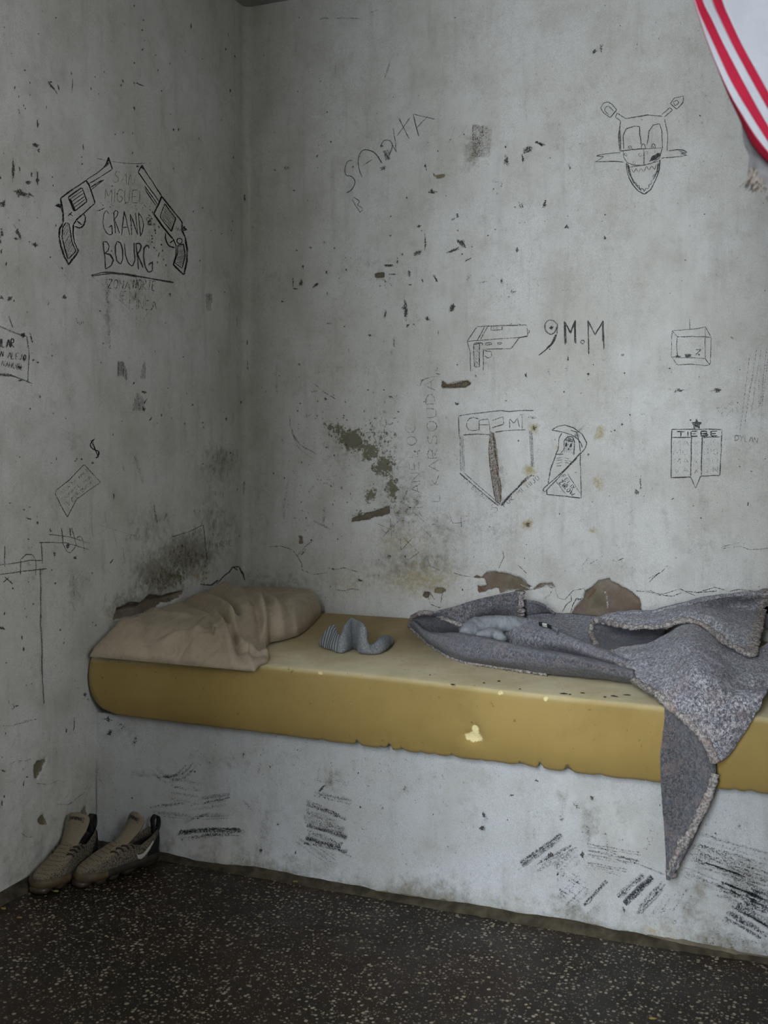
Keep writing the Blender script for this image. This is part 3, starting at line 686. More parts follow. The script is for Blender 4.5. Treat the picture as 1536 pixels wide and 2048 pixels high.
tun = sheet([[(150, 330, .085), (104, 350, .072), (88, 425, .047), (122, 512, .032), (182, 592, .028), (262, 588, .042)],
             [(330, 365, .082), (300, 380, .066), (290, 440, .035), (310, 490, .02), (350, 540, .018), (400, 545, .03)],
             [(720, 395, .088), (700, 410, .07), (690, 440, .04), (690, 470, .025), (680, 500, .02), (660, 520, .035)]], 40, 50, fn=Wc, seed=13, shade=1.0)
flapT = sheet([[(110, 345, .074), (200, 340, .082), (400, 382, .082), (600, 390, .087), (760, 355, .102), (900, 328, .115), (1040, 390, .100), (1200, 510, .082), (1390, 618, .062)],
               [(115, 335, .082), (210, 312, .092), (400, 330, .094), (600, 322, .1), (780, 288, .118), (930, 262, .130), (1080, 292, .125), (1240, 380, .105), (1430, 430, .09)],
               [(125, 328, .085), (225, 295, .095), (420, 287, .1), (600, 278, .105), (780, 238, .122), (960, 208, .130), (1120, 222, .112), (1290, 232, .10), (1470, 260, .09)],
               [(130, 325, .083), (230, 282, .094), (420, 258, .102), (600, 250, .107), (780, 206, .124), (950, 168, .142), (1120, 133, .152), (1300, 113, .156), (1520, 97, .155)],
               [(150, 335, .05), (240, 300, .05), (420, 285, .05), (600, 270, .055), (780, 226, .075), (950, 190, .09), (1120, 155, .10), (1300, 135, .105), (1530, 118, .105)]], 50, 120, fn=Wc, seed=15, amp=0.006)
dr = [[Wc(*q) for q in r] for r in [
    [(250, 580, .043), (400, 540, .053), (560, 520, .058), (700, 450, .080), (820, 385, .10), (930, 360, .105), (1040, 430, .09), (1200, 550, .062), (1390, 600, .052), (1680, 420, .05)],
    [(290, 640, .04), (420, 620, .05), (560, 600, .058), (700, 560, .075), (830, 520, .098), (940, 520, .103), (1060, 560, .088), (1220, 640, .058), (1400, 665, .046), (1680, 540, .045)],
    [(360, 740, .03), (500, 720, .04), (640, 710, .05), (760, 690, .065), (880, 670, .085), (1000, 680, .086), (1120, 700, .070), (1260, 730, .048), (1430, 740, .042), (1660, 680, .042)],
    [(470, 835, .02), (600, 830, .03), (720, 820, .04), (850, 810, .055), (960, 800, .067), (1080, 800, .067), (1200, 810, .050), (1320, 820, .034), (1460, 830, .032), (1610, 800, .032)],
    [(620, 930, .016), (740, 920, .022), (850, 910, .03), (950, 900, .037), (1050, 895, .042), (1150, 890, .042), (1250, 890, .036), (1350, 890, .026), (1450, 890, .02), (1550, 880, .02)]]]
dr.append([Yp(x, y, yv) for x, y, yv in [(1352, 1425, -.985), (1375, 1420, -.985), (1400, 1416, -.985), (1425, 1412, -.985), (1450, 1408, -.985), (1470, 1404, -.985), (1487, 1400, -.98), (1502, 1396, -.975), (1517, 1393, -.972), (1531, 1389, -.97)]])
dr.append([Yp(x, y, yv) for x, y, yv in [(1385, 1452, -1.012), (1400, 1450, -1.01), (1418, 1448, -1.008), (1436, 1446, -1.004), (1452, 1444, -1.0), (1466, 1440, -.996), (1478, 1436, -.99), (1490, 1432, -.985), (1501, 1428, -.98), (1512, 1422, -.978)]])
dr.append([Yp(x, y, yv) for x, y, yv in [(1412, 1485, -1.02), (1422, 1484, -1.018), (1433, 1482, -1.014), (1443, 1480, -1.01), (1452, 1478, -1.006), (1460, 1476, -1.0), (1467, 1472, -.995), (1474, 1468, -.99), (1481, 1464, -.985), (1488, 1458, -.98)]])
dr.append([Yp(x, y, yv) for x, y, yv in [(1430, 1524, -1.012), (1432, 1523, -1.01), (1434, 1522, -1.008), (1436, 1521, -1.005), (1439, 1520, -1.002), (1442, 1518, -1.0), (1445, 1515, -.997), (1449, 1511, -.993), (1453, 1507, -.99), (1458, 1501, -.985)]])
drape = sheet(dr, 110, 90, seed=17, amp=0.0075)
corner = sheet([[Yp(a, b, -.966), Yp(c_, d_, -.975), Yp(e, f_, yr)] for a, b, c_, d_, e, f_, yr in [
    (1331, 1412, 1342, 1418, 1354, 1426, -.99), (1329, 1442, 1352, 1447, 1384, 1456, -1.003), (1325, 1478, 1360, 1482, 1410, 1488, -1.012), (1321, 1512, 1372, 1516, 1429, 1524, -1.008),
    (1322, 1560, 1375, 1565, 1430, 1553, -1.01), (1325, 1610, 1366, 1620, 1412, 1605, -1.005), (1330, 1665, 1351, 1675, 1386, 1655, -1.0), (1333, 1712, 1343, 1716, 1358, 1702, -.99), (1336, 1758, 1337, 1760, 1340, 1752, -.98)]], 80, 40, seed=19, shade=1.0)
side = sheet([[Yp(a, b, -.992), Yp(c_, d_, -.982)] for a, b, c_, d_ in [(1428, 1560, 1431, 1556), (1412, 1602, 1416, 1606), (1386, 1655, 1392, 1664), (1360, 1702, 1368, 1712), (1340, 1750, 1342, 1756)]], 30, 4, seed=21, amp=0.0, shade=0.8)
sheet([[Wc(1440, 230, .10), Wc(1560, 190, .10), Wc(1690, 200, .09)], [Wc(1440, 300, .075), Wc(1560, 290, .07), Wc(1700, 300, .06)], [Wc(1430, 400, .045), Wc(1560, 400, .04), Wc(1710, 400, .03)]], 16, 20, seed=23, shade=1.0)  # dark fabric at the right edge, joined into the blanket mesh
blanket = mesh_np('wool_blanket', np.concatenate(BV), np.concatenate(BF), M_WOOL, None, True, {'wool_shade': np.concatenate(BR)})
tag(blanket, 'grey flecked wool blanket heaped on the mattress, one corner hanging over its edge', 'blanket')
def hem(P, w_=0.0085, flat=0.55, up=(0, 0, 1), off=(0, 0, 0), seed=0):
    P = np.asarray(P) + np.asarray(off); m_ = max(60, int(np.sum(np.linalg.norm(np.diff(P, axis=0), axis=1)) / 0.005))
    L = np.concatenate([[0], np.cumsum(np.linalg.norm(np.diff(P, axis=0), axis=1))]); q = np.linspace(0, L[-1], m_)
    Q = np.stack([np.interp(q, L, P[:, k]) for k in range(3)], -1)
    w_ = w_ * 1.35; R = w_ * (1 + 0.28 * vnoise(q * 160, seed, 0) + 0.18 * vnoise(q * 400, seed + 3, 0))
    V, Fc = tube_mesh(Q, R, 8, flat, up)
    mesh_np('hem', V, Fc, M_HEM, blanket)
    # loose threads that stick out of the stitched edge
    rg = np.random.default_rng(int(seed * 10 + 1)); V = []; Fc = []
    for i in range(int(L[-1] / 0.0035)):
        k = rg.integers(1, m_ - 1); c0 = Q[k]; dv = rg.normal(size=3); dv[2] -= 0.3; dv /= np.linalg.norm(dv)
        l_ = rg.uniform(.005, .012); s_ = np.cross(dv, (0.2, 1, 0.3)); s_ /= np.linalg.norm(s_)
        b_ = c0 + dv * w_ * 0.5; e_ = b_ + dv * l_ + np.array([0, 0, -0.003]); q_ = len(V); r_ = 0.0006; s2 = np.cross(s_, dv)
        V += [b_ + s_ * r_, b_ - s_ * r_ * .5 + s2 * r_, b_ - s_ * r_ * .5 - s2 * r_, e_]
        Fc += [(q_, q_ + 1, q_ + 3), (q_ + 1, q_ + 2, q_ + 3), (q_ + 2, q_, q_ + 3)]
    o = mesh_np('hem_threads', V, Fc, M_HEM, blanket); o['kind'] = 'stuff'
hem(front[0][:96], 0.008, 0.8, seed=1)
hem(np.concatenate([pouch[0][:, :]]), 0.006, 0.9, seed=2)
hem(bflap[:, -1], 0.010, 0.6, (0, 1, 0), seed=3)
hem(flapT[0], 0.0075, 0.8, seed=4)
hem(flapT[:44, -1], 0.012, 0.45, seed=5)
hem(tun[0], 0.007, 0.8, seed=6)
hem(drape[:, 0], 0.008, 0.7, (0, 1, 0.3), seed=7)
hem(corner[38:, -1], 0.008, 0.6, (0, 1, 0), seed=8)

# light grey sweatshirt bundled in the blanket
M_JERSEY = plain('grey_jersey', (0.30, 0.32, 0.345), 0.9, 0.15, 0.35, 60, 0.5, 220)
M_BLACK = plain('black_cloth', (0.02, 0.02, 0.022), 0.8, 0.3, 0.2)
M_WHITE = plain('white_cloth', (0.62, 0.62, 0.60), 0.85, 0.2, 0.1)
def wrinkled(path, R, seed, flat=0.8):
    V, Fc = tube_mesh(path, R, 20, flat, (0, 0, 1)); V = np.array(V)
    c_ = np.repeat(np.asarray(path), 20, axis=0); d_ = V - c_; 
    V = c_ + d_ * (1 + 0.34 * fbm(V[:, 0] * 30 + seed, V[:, 1] * 24, V[:, 2] * 34, 3))[:, None]
    return V, Fc
pth = curve_pts([X(430, 385, .055), X(490, 352, .062), (X(600, 328, .07)), X(720, 322, .075), X(840, 335, .065)], 50)
V, Fc = wrinkled(pth, np.interp(np.linspace(0, 1, 50), [0, .08, .5, 1], [.016, .030, .034, .024]), 1.0)
sweat = mesh_np('grey_sweatshirt', V, Fc, M_JERSEY)
tag(sweat, 'light grey jersey garment rolled up inside the open end of the blanket', 'garment')
pth = curve_pts([X(520, 405, .06), X(580, 392, .068), X(630, 392, .07), X(670, 415, .064), X(680, 440, .05)], 40)
V, Fc = wrinkled(pth, np.interp(np.linspace(0, 1, 40), [0, .3, .7, 1], [.013, .020, .019, .010]), 5.0)
mesh_np('cuff', V, Fc, M_JERSEY, sweat)
for (x0, y0, x1, y1, m_, nm) in ((925, 318, 950, 330, M_BLACK, 'black_trim'), (950, 322, 980, 340, M_WHITE, 'white_trim'), (980, 326, 1010, 352, M_BLACK, 'black_trim'), (1012, 342, 1050, 372, M_JERSEY, 'grey_trim')):
    P = surf([[X(x0, y0, .095), X(x1, y1 - 12, .095)], [X(x0 + 4, y0 + 20, .085), X(x1 + 4, y1 + 8, .085)]], 6, 6)
    solid(mesh_np(nm, P.reshape(-1, 3), gridfaces(6, 6), m_, sweat), 0.004)

# ------------------------------------------------------------------ two worn sneakers in the corner on the floor
g = NT('shoe_knit', 0.9, 0.15)
v = g.coord()
vo = g.voro(170, g.coord((1, 1.25, 1)), rnd=0.25)
c = g.mix(g.ramp(vo.outputs['Distance'], 0.20, 0.36), (0.030, 0.024, 0.017), (0.215, 0.178, 0.128))
sepx = g.n('ShaderNodeSeparateXYZ'); g.lk(g.coord(), sepx.inputs[0])
side_m = g.ramp(g.math('ADD', g.attr('vamp'), g.math('MULTIPLY', g.math('SUBTRACT', g.noise(30, 3, 0.6, v), 0.5), 0.3)), 0.35, 0.55)
knit2 = g.mix(g.ramp(g.noise(260, 3, 0.7, v), 0.42, 0.58), (0.055, 0.048, 0.038), (0.18, 0.155, 0.118))
c = g.mix(side_m, knit2, c)
mud = g.ramp(g.math('ADD', g.attr('low'), g.math('MULTIPLY', g.math('SUBTRACT', g.noise(40, 4, 0.7, v), 0.5), 0.7)), 0.45, 0.75)
c = g.mix(mud, c, g.mix(g.noise(200, 2, 0.6, v), (0.045, 0.043, 0.040), (0.10, 0.092, 0.08)))
c = g.mix(g.attr('inside'), c, (0.02, 0.018, 0.016))
M_KNIT = g.done(c, g.bump(g.math('ADD', vo.outputs['Distance'], g.noise(260, 2, 0.6, v)), 0.5, 0.002))
g = NT('tongue_mesh', 0.9, 0.15)
v = g.coord()
vo = g.voro(190, g.coord((1, 1.3, 1)), rnd=0.2)
c = g.mix(g.math('MULTIPLY', g.ramp(vo.outputs['Distance'], 0.30, 0.12), g.attr('holes')), (0.215, 0.178, 0.13), (0.045, 0.035, 0.026))
M_TONGUE = g.done(c, g.bump(g.noise(300, 2, 0.6, v), 0.3, 0.001))
M_GUM = plain('gum_rubber', (0.105, 0.072, 0.038), 0.55, 0.4, 0.45, 25, 0.2)
M_SOLE = plain('muddy_foam', (0.042, 0.036, 0.028), 0.8, 0.3, 0.5, 40, 0.4)
M_POD = plain('smoky_air_pod', (0.052, 0.036, 0.024), 0.35, 0.5, 0.4, 30, 0.1)
M_TAB = plain('black_webbing', (0.014, 0.014, 0.015), 0.75, 0.3, 0.2)
M_LACE = plain('dark_eyelet', (0.045, 0.038, 0.03), 0.9, 0.2, 0.3)
M_TICK = plain('white_print', (0.50, 0.50, 0.48), 0.6, 0.3, 0.15)
M_TEXT = plain('dark_print', (0.03, 0.026, 0.022), 0.7, 0.3, 0.1)
UW = ([0, .02, .06, .12, .3, .48, .62, .74, .85, .93, .98, 1.0], [0, .014, .0235, .030, .034, .037, .043, .0465, .043, .031, .016, 0])
UC = ([0, .3, .5, .7, 1.0], [0, 0.003, 0.0, -0.004, 0.004])
SL = 0.258; SZ0 = 0.030
def fw(u): return np.interp(u, *UW)
def fh(u): return np.interp(u, [0, .06, .15, .27, .36, .42, .5, .6, .75, .9, 1.0], [.098, .096, .086, .074, .080, .092, .092, .080, .064, .050, .038])
STROKES = {
 'A': '0,1 .35,0 .7,1|.14,.62 .56,.62', 'B': '0,0 0,1|0,0 .4,.03 .52,.2 .42,.42 0,.48|0,.48 .5,.55 .6,.78 .45,.97 0,1', 'C': '.6,.12 .4,0 .15,.1 0,.45 .05,.8 .3,1 .6,.9',
 'D': '0,0 0,1|0,0 .35,.06 .6,.4 .5,.8 0,1', 'E': '.55,0 0,0 0,1 .55,1|0,.5 .42,.5', 'F': '.55,0 0,0 0,1|0,.5 .42,.5', 'G': '.6,.15 .4,0 .12,.1 0,.5 .1,.88 .35,1 .6,.85 .6,.58 .35,.58',
 'H': '0,0 0,1|.6,0 .6,1|0,.5 .6,.5', 'I': '.1,0 .1,1', 'J': '.5,0 .5,.8 .3,1 .05,.85', 'K': '0,0 0,1|.55,0 0,.55 .6,1', 'L': '0,0 0,1 .5,1', 'M': '0,1 .05,0 .38,.6 .7,0 .75,1',
 'N': '0,1 0,0 .55,1 .6,0', 'O': '.3,0 .05,.2 0,.6 .2,1 .45,.95 .6,.5 .5,.1 .3,0', 'P': '0,1 0,0 .45,.05 .55,.25 .4,.48 0,.5', 'R': '0,1 0,0 .45,.05 .52,.25 .4,.45 0,.5 .6,1', 'S': '.55,.1 .3,0 .05,.15 .1,.4 .5,.58 .55,.85 .25,1 0,.88',
 'T': '0,0 .7,0|.35,0 .35,1', 'U': '0,0 .02,.75 .25,1 .5,.85 .58,0', 'V': '0,0 .3,1 .6,0', 'W': '0,0 .2,1 .4,.3 .6,1 .8,0', 'X': '0,0 .6,1|.6,0 0,1', 'Y': '0,0 .3,.45 .6,0|.3,.45 .25,1', 'Z': '0,0 .6,0 0,1 .6,1',
 '3': '0,.05 .4,0 .5,.22 .2,.45 .5,.6 .5,.9 .2,1 0,.9', '5': '.5,0 .05,0 .02,.45 .4,.45 .55,.75 .3,1 0,.92', '7': '0,0 .55,0 .2,1', '.': '.05,.95 .12,1'}
def letters(s, adv=0.85):
    out = []; x = 0
    for ch in s:
        if ch in STROKES:
            for st_ in STROKES[ch].split('|'):
                out.append([(x + float(q.split(',')[0]), float(q.split(',')[1])) for q in st_.split()])
        x += adv * (0.45 if ch in 'I.' else 1.15 if ch in 'MW' else 1.0)
    return out, x
def make_shoe(name, label, toe, heel, mirror, lean, word):
    toe = np.asarray(toe); heel = np.asarray(heel)
    dx = toe - heel; ang = math.atan2(dx[1], dx[0])
    root = thing(name, label, 'shoe', (heel[0], heel[1], 0.0), 'pair of worn beige sneakers')
    root.rotation_euler = (0, 0, ang)
    ms = -1.0 if mirror else 1.0
    # upper: one skin from the outer sole line over the rim into the inside (or over the toe box)
    nu, nv = 90, 61
    V = []; low = []; ins = []; vam = []
    for i in range(nu):
        u = i / (nu - 1); w_ = float(fw(u)); H = float(fh(u)); cy = float(np.interp(u, *UC)) * ms
        op = 1 - min(1, max(0, (u - .38) / .12)); op = op * op * (3 - 2 * op)       # 1 where the shoe is open
        for j in range(nv):
            q = 2 * j / (nv - 1) - 1; s = abs(q); sg = 1 if q > 0 else -1
            a = s * math.pi / 2
            yv = w_ * math.sin(a) ** 0.72; zv = SZ0 + (H - SZ0) * max(0, math.cos(a)) ** 0.80
            if s > 0.42:
                k = (1 - s) / 0.58
                yo = w_ * (1.0 + 0.10 * math.sin(k * 2.6)) * (1 - 0.22 * k ** 2); zo = SZ0 + (H - SZ0) * k
            else:
                k = 1 - s / 0.42
                yo = w_ * 0.78 * (1 - k) ** 0.3 * (1 if k < 1 else 0); zo = H + 0.002 - (H - SZ0 - 0.004) * (1 - (1 - min(1, k * 2.2)) ** 2)
            y_ = (yo * op + yv * (1 - op)) * sg + cy; z_ = zo * op + zv * (1 - op)
            x_ = u * SL
            if u < .08: x_ -= 0.006 * math.sin(math.pi * min(1, max(0, (z_ - SZ0) / .07))) * (1 - u / .08)
            x_ += 0.0012 * float(vnoise(u * 20, q * 5, 3)); z_ += 0.0015 * float(vnoise(u * 14, q * 4, 9))
            V.append((x_, y_, z_)); low.append(max(0, 1 - (z_ - SZ0 + 0.004) / 0.032) * (0.95 if u > .3 else 0.85))
            ins.append(op if s < 0.40 else 0.0); vam.append((1 - s * 1.15) if u > .45 else (0.2 if s > .42 else 0))
    mesh_np('upper', V, gridfaces(nu, nv), M_KNIT, root, True, {'low': low, 'inside': ins, 'vamp': vam})
    # sole band round the outline, thicker and paler at the toe
    us = np.concatenate([np.linspace(0, 1, 60), np.linspace(1, 0, 60)[1:]]); sgn = np.concatenate([np.ones(60), -np.ones(59)])
    V = []
    for u, s in zip(us, sgn):
        w_ = float(fw(u)); cy = float(np.interp(u, *UC)) * ms
        ex = 0.004 * (math.cos(math.pi * u) * -1)
        for o_, zz_ in ((0.000, .040 if u > .8 else .036), (.0045, .036), (.0058, .026), (.003, .017), (-.012, .014)):
            V.append((u * SL + ex * (1 if o_ > 0 else 0), s * (w_ + o_) + cy, zz_))
    f = gridfaces(len(us), 5)
    toe_f = np.repeat((us[:-1] > .70) & (us[1:] > .70), 4)
    mesh_np('midsole', V, f[~toe_f], M_SOLE, root); mesh_np('toe_cap', V, f[toe_f], M_GUM, root)
    # air pods below
    pods = [(.93, 0, .050, .030), (.78, .5, .040, .022), (.78, -.5, .040, .022), (.62, .5, .036, .021), (.62, -.5, .036, .021), (.42, .45, .042, .020), (.42, -.45, .042, .020), (.16, 0, .075, .032)]
    for (u, sd, lx, ly) in pods:
        cy = float(np.interp(u, *UC)) * ms + sd * float(fw(u)); V = []; Fq = []
        hz = 0.021 if u > .3 else 0.034
        for i in range(9):
            ph = -math.pi / 2 + math.pi * i / 8
            for k in range(16):
                th_ = 2 * math.pi * k / 16; cc_ = max(0.02, math.cos(ph)) ** 0.6
                V.append((u * SL + lx / 2 * cc_ * math.copysign(abs(math.cos(th_)) ** .7, math.cos(th_)), cy + ly * cc_ * math.copysign(abs(math.sin(th_)) ** .7, math.sin(th_)), hz / 2 * (1 + math.copysign(abs(math.sin(ph)) ** .7, math.sin(ph))) + 0.0005))
        Fq = [tuple(f_) for f_ in gridfaces(9, 16, wrap=True)] + [tuple(range(16))[::-1], tuple(range(128, 144))]
        mesh_np('air_pod', V, Fq, M_POD, root)
    # tongue standing up from the throat
    rows = [(.53, .080, .027, .000), (.46, .094, .027, .004), (.40, .107, .029, .003), (.345, .121, .034, .000), (.305, .137, .037, -.004), (.280, .151, .036, -.008), (.275, .157, .027, -.010)]
    ctrl = []
    for u, z_, hw, lift in rows:
        cy = float(np.interp(u, *UC)) * ms
        ctrl.append([(u * SL + 0.010 * (1 - math.cos(k * 1.2)) * -1, cy + hw * k, z_ - 0.010 * k * k) for k in (-1, -.5, 0, .5, 1)])
    P = surf(ctrl, 44, 21)
    P = P + gnormals(P) * (0.0012 * fbm(P[..., 0] * 50, P[..., 1] * 50, P[..., 2] * 50, 2))[..., None]
    ho = np.repeat(np.clip(1 - np.abs(np.linspace(0, 1, 44) - .42) / .28, 0, 1)[:, None] ** .4, 21, 1) * np.clip(1.6 - 2 * np.abs(np.linspace(-1, 1, 21)), 0, 1)[None, :]
    tg = solid(mesh_np('tongue', P.reshape(-1, 3), gridfaces(44, 21), M_TONGUE, root, True, {'holes': ho}), 0.006)
    # word label on the tongue: a framed patch with lettering
    N = gnormals(P); 
    if N[30, 10, 0] < 0: N = -N
    def tpt(a, b, e=0.0045):     # a along the tongue 0..1, b across -1..1
        i = a * 43; j = (b + 1) / 2 * 20; i0 = min(int(i), 42); j0 = min(int(j), 19); fi, fj = i - i0, j - j0
        q = lambda A: (A[i0, j0] * (1 - fi) * (1 - fj) + A[i0 + 1, j0] * fi * (1 - fj) + A[i0, j0 + 1] * (1 - fi) * fj + A[i0 + 1, j0 + 1] * fi * fj)
        return q(P) + q(N) * e
    V = []; Fq = []
    def tstroke(pts, wd_):
        pts = np.asarray(pts, float)
        for (a0, b0), (a1, b1) in zip(pts[:-1], pts[1:]):
            p, q_ = tpt(a0, b0), tpt(a1, b1); d_ = q_ - p; L_ = np.linalg.norm(d_)
            if L_ < 1e-6: continue
            nn = tpt(a0, b0, .02) - tpt(a0, b0, 0); s_ = np.cross(d_, nn); s_ = s_ / np.linalg.norm(s_) * wd_
            e_ = d_ / L_ * wd_ * .5; k = len(V)
            V.extend([p - s_ - e_, p + s_ - e_, q_ + s_ + e_, q_ - s_ + e_]); Fq.append((k, k + 1, k + 2, k + 3))
    A0, A1, B0, B1 = .66, .79, -.60, .60
    tstroke([(A0, B0), (A0, B1)], .0006); tstroke([(A1, B0), (A1, B1)], .0006); tstroke([(A0, B0), (A1, B0)], .0006); tstroke([(A0, B1), (A1, B1)], .0006)
    ls, wtot = letters(word, .80)
    for s in ls:
        tstroke([(A1 - .025 - (A1 - A0 - .05) * y_, (B0 + .08 + (B1 - B0 - .16) * x_ / wtot) * 1.0) for x_, y_ in s], .0010)
    # read the right way round for a viewer in front of the toe
    Vn = np.array(V)
    mesh_np('tongue_label', Vn, Fq, M_TEXT, tg, False)
    # eyelet stitches beside the throat
    for sd in (-1, 1):
        for k in range(4):
            u = .60 - .062 * k; w_ = float(fw(u)); cy = float(np.interp(u, *UC)) * ms
            z_ = float(np.interp(u, [.33, .4, .5, .6], [.068, .076, .079, .070])); y_ = sd * w_ * (.66 + .05 * k) + cy
            pth_ = [(u * SL - .010, y_ + sd * .006, z_ - .006), (u * SL - .004, y_ + sd * .002, z_ + .003), (u * SL + .004, y_ - sd * .003, z_ + .005), (u * SL + .008, y_ - sd * .006, z_ + .003)]
            V, Fq = tube_mesh(curve_pts(pth_, 12), 0.0027, 6)
            mesh_np('lace_loop', V, Fq, M_LACE, root)
    # heel pull tab
    pth_ = curve_pts([(.004, 0, .080), (-.006, 0, .100), (-.006, 0, .122), (.004, 0, .130), (.014, 0, .120), (.012, 0, .098), (.012, 0, .082)], 40)
    V = []
    for p in pth_: V += [(p[0], p[1] - .009, p[2]), (p[0], p[1] + .009, p[2])]
    solid(mesh_np('pull_tab', V, gridfaces(40, 2), M_TAB, root), 0.003)
    # dark heel counter
    V = []
    uu = np.linspace(-.22, .22, 31)
    for q in uu:
        u = abs(q); sg = 1 if q > 0 else -1; w_ = float(fw(u)) + .0016; cy = float(np.interp(u, *UC)) * ms
        top = SZ0 + .050 * (1 - (u / .24) ** 1.5) + .006
        for k in np.linspace(0, 1, 6):
            z_ = SZ0 + (top - SZ0) * k
            kk = (z_ - SZ0) / (float(fh(u)) - SZ0)
            bow = 0.006 * math.sin(math.pi * min(1, max(0, (z_ - SZ0) / .07))) * max(0, 1 - u / .08)
            V.append((u * SL - bow - .0015, sg * w_ * (1.0 + .10 * math.sin(kk * 2.6)) * (1 - .22 * kk ** 2) + cy, z_))
    mesh_np('heel_counter', V, gridfaces(31, 6), M_TAB, root)
    # tick emblem on the outer side
    sd = 1 if not mirror else -1
    tick = [(.34, .040, .36, .056), (.30, .036, .335, .050), (.24, .043, .27, .050), (.18, .055, .20, .061), (.12, .070, .125, .074)]
    def spt(u, z_):
        w_ = float(fw(u)); k = (z_ - SZ0) / (float(fh(u)) - SZ0); cy = float(np.interp(u, *UC)) * ms
        return np.array((u * SL, sd * (w_ * (1.0 + .10 * math.sin(k * 2.6)) * (1 - .22 * k ** 2) + .0022) + cy, z_))
    V = []
    for u0, z0_, u1, z1_ in tick:
        for k in np.linspace(0, 1, 4): V.append(spt(u0 + (u1 - u0) * k, z0_ + (z1_ - z0_) * k))
    mesh_np('tick_emblem', V, gridfaces(5, 4), M_TICK, root)
    return root
t1 = np.array([0.072, -1.250]); h1 = np.array([0.056, -1.0])
t2 = np.array([0.135, -1.172]); h2 = np.array([0.222, -0.96])
def fit(t, h, l):      # keep the toe, put the heel one shoe length behind
    d_ = (h - t) / np.linalg.norm(h - t); return t, t + d_ * l
t1, h1 = fit(t1, h1, SL); t2, h2 = fit(t2, h2, SL)
WORD = 'VAPORMAX'
make_shoe('sneaker', 'worn beige knit sneaker lying against the left wall, its tongue facing forward', t1, h1, True, 0, WORD)
make_shoe('sneaker', 'worn beige knit sneaker with white tick emblem, its heel against the bench', t2, h2, False, 0, WORD)

# ------------------------------------------------------------------ striped cloth hanging near the camera
CR['M'] = (1376, 0, 4.876)
M_RED = plain('red_cloth', (0.30, 0.007, 0.03), 0.8, 0.2, 0.15, 20, 0.3, 250)
M_PALE = plain('pale_cloth', (0.34, 0.35, 0.385), 0.85, 0.2, 0.08, 12, 0.3, 250)
M_GREYC = plain('grey_lining_cloth', (0.20, 0.195, 0.20), 0.9, 0.15, 0.35, 40, 0.3, 250)
M_FRINGE = plain('frayed_threads', (0.30, 0.26, 0.23), 0.9, 0.15, 0.45, 60, 0.3)
cloth = thing('striped_cloth', 'white cloth with red edge stripes and frayed grey fringe hanging from above', 'cloth', tuple(at_d(1500, -190, 1.35)))
bnd = [
 [(-190, -900), (-60, -420), (55, 0), (112, 180), (190, 410), (300, 690), (400, 940), (500, 1150), (560, 1285), (640, 1430), (780, 1585), (960, 1720), (1200, 1860)],
 [(-188, -900), (-58, -420), (58, 0), (115, 182), (193, 410), (306, 690), (418, 930), (535, 1130), (612, 1255), (705, 1385), (830, 1530), (990, 1670), (1220, 1800)],
 [(-180, -900), (-48, -420), (64, 0), (128, 172), (248, 430), (400, 755), (520, 970), (625, 1140), (700, 1260), (800, 1410), (910, 1540), (1060, 1660), (1270, 1760)],
 [(-110, -900), (30, -420), (140, 0), (225, 180), (350, 440), (510, 745), (640, 985), (760, 1195), (840, 1320), (920, 1430), (1020, 1540), (1150, 1630), (1340, 1710)],
 [(-20, -900), (120, -420), (235, 0), (315, 190), (440, 450), (605, 755), (720, 960), (825, 1140), (905, 1260), (990, 1370), (1090, 1470), (1220, 1560), (1400, 1640)],
 [(70, -900), (215, -420), (330, 0), (408, 190), (530, 445), (690, 735), (800, 930), (910, 1100), (990, 1210), (1075, 1310), (1170, 1400), (1300, 1480), (1470, 1560)],
 [(900, -900), (1050, -420), (1170, 0), (1250, 150), (1350, 330), (1450, 500), (1530, 640), (1610, 780), (1660, 860), (1710, 930), (1780, 1000), (1860, 1060), (1960, 1120)]]
names = [('red_stripe', M_RED), ('white_stripe', M_PALE), ('red_stripe', M_RED), ('white_stripe', M_PALE), ('red_stripe', M_RED), ('white_panel', M_PALE)]
bc = [curve_pts([(1376 + x / 4.876, y / 4.876) for x, y in b], 70) for b in bnd]
def cdepth(px, py): return 1.35 + 0.020 * math.sin((px - 1376) / 60.0 + py / 170.0) + 0.00006 * (px - 1376)
for bi, (nm, m_) in enumerate(names):
    nc = 6 if bi < 5 else 26
    P = np.zeros((70, nc, 3))
    for i in range(70):
        for j in range(nc):
            q = bc[bi][i] * (1 - j / (nc - 1)) + bc[bi + 1][i] * (j / (nc - 1))
            dd = cdepth(*q) + (0.018 * max(0, 1 - j / (nc - 1)) if bi == 0 else 0) - (0.02 * float(fbm(q[0] / 90, q[1] / 60, 3, 3)) * min(1, j / 6) if bi == 5 else 0)
            P[i, j] = at_d(q[0], q[1], dd) - np.asarray(cloth.location)
    solid(mesh_np(nm, P.reshape(-1, 3), gridfaces(70, nc), m_, cloth), 0.0012)
lin = [[(520, 1180), (700, 1260), (900, 1350), (1300, 1550)], [(552, 1400), (700, 1440), (900, 1500), (1300, 1700)], [(598, 1520), (720, 1560), (920, 1640), (1300, 1800)], [(590, 1640), (720, 1700), (930, 1790), (1300, 1900)], [(585, 1720), (730, 1820), (940, 1900), (1300, 2000)]]
P = surf([[at_d(1376 + x / 4.876, y / 4.876, 1.385 + 0.01 * math.sin(x / 40)) for x, y in r] for r in lin], 40, 40) - np.asarray(cloth.location)
solid(mesh_np('grey_lining', P.reshape(-1, 3), gridfaces(40, 40), M_GREYC, cloth), 0.0012)
rg = np.random.default_rng(11); V = []; Fq = []
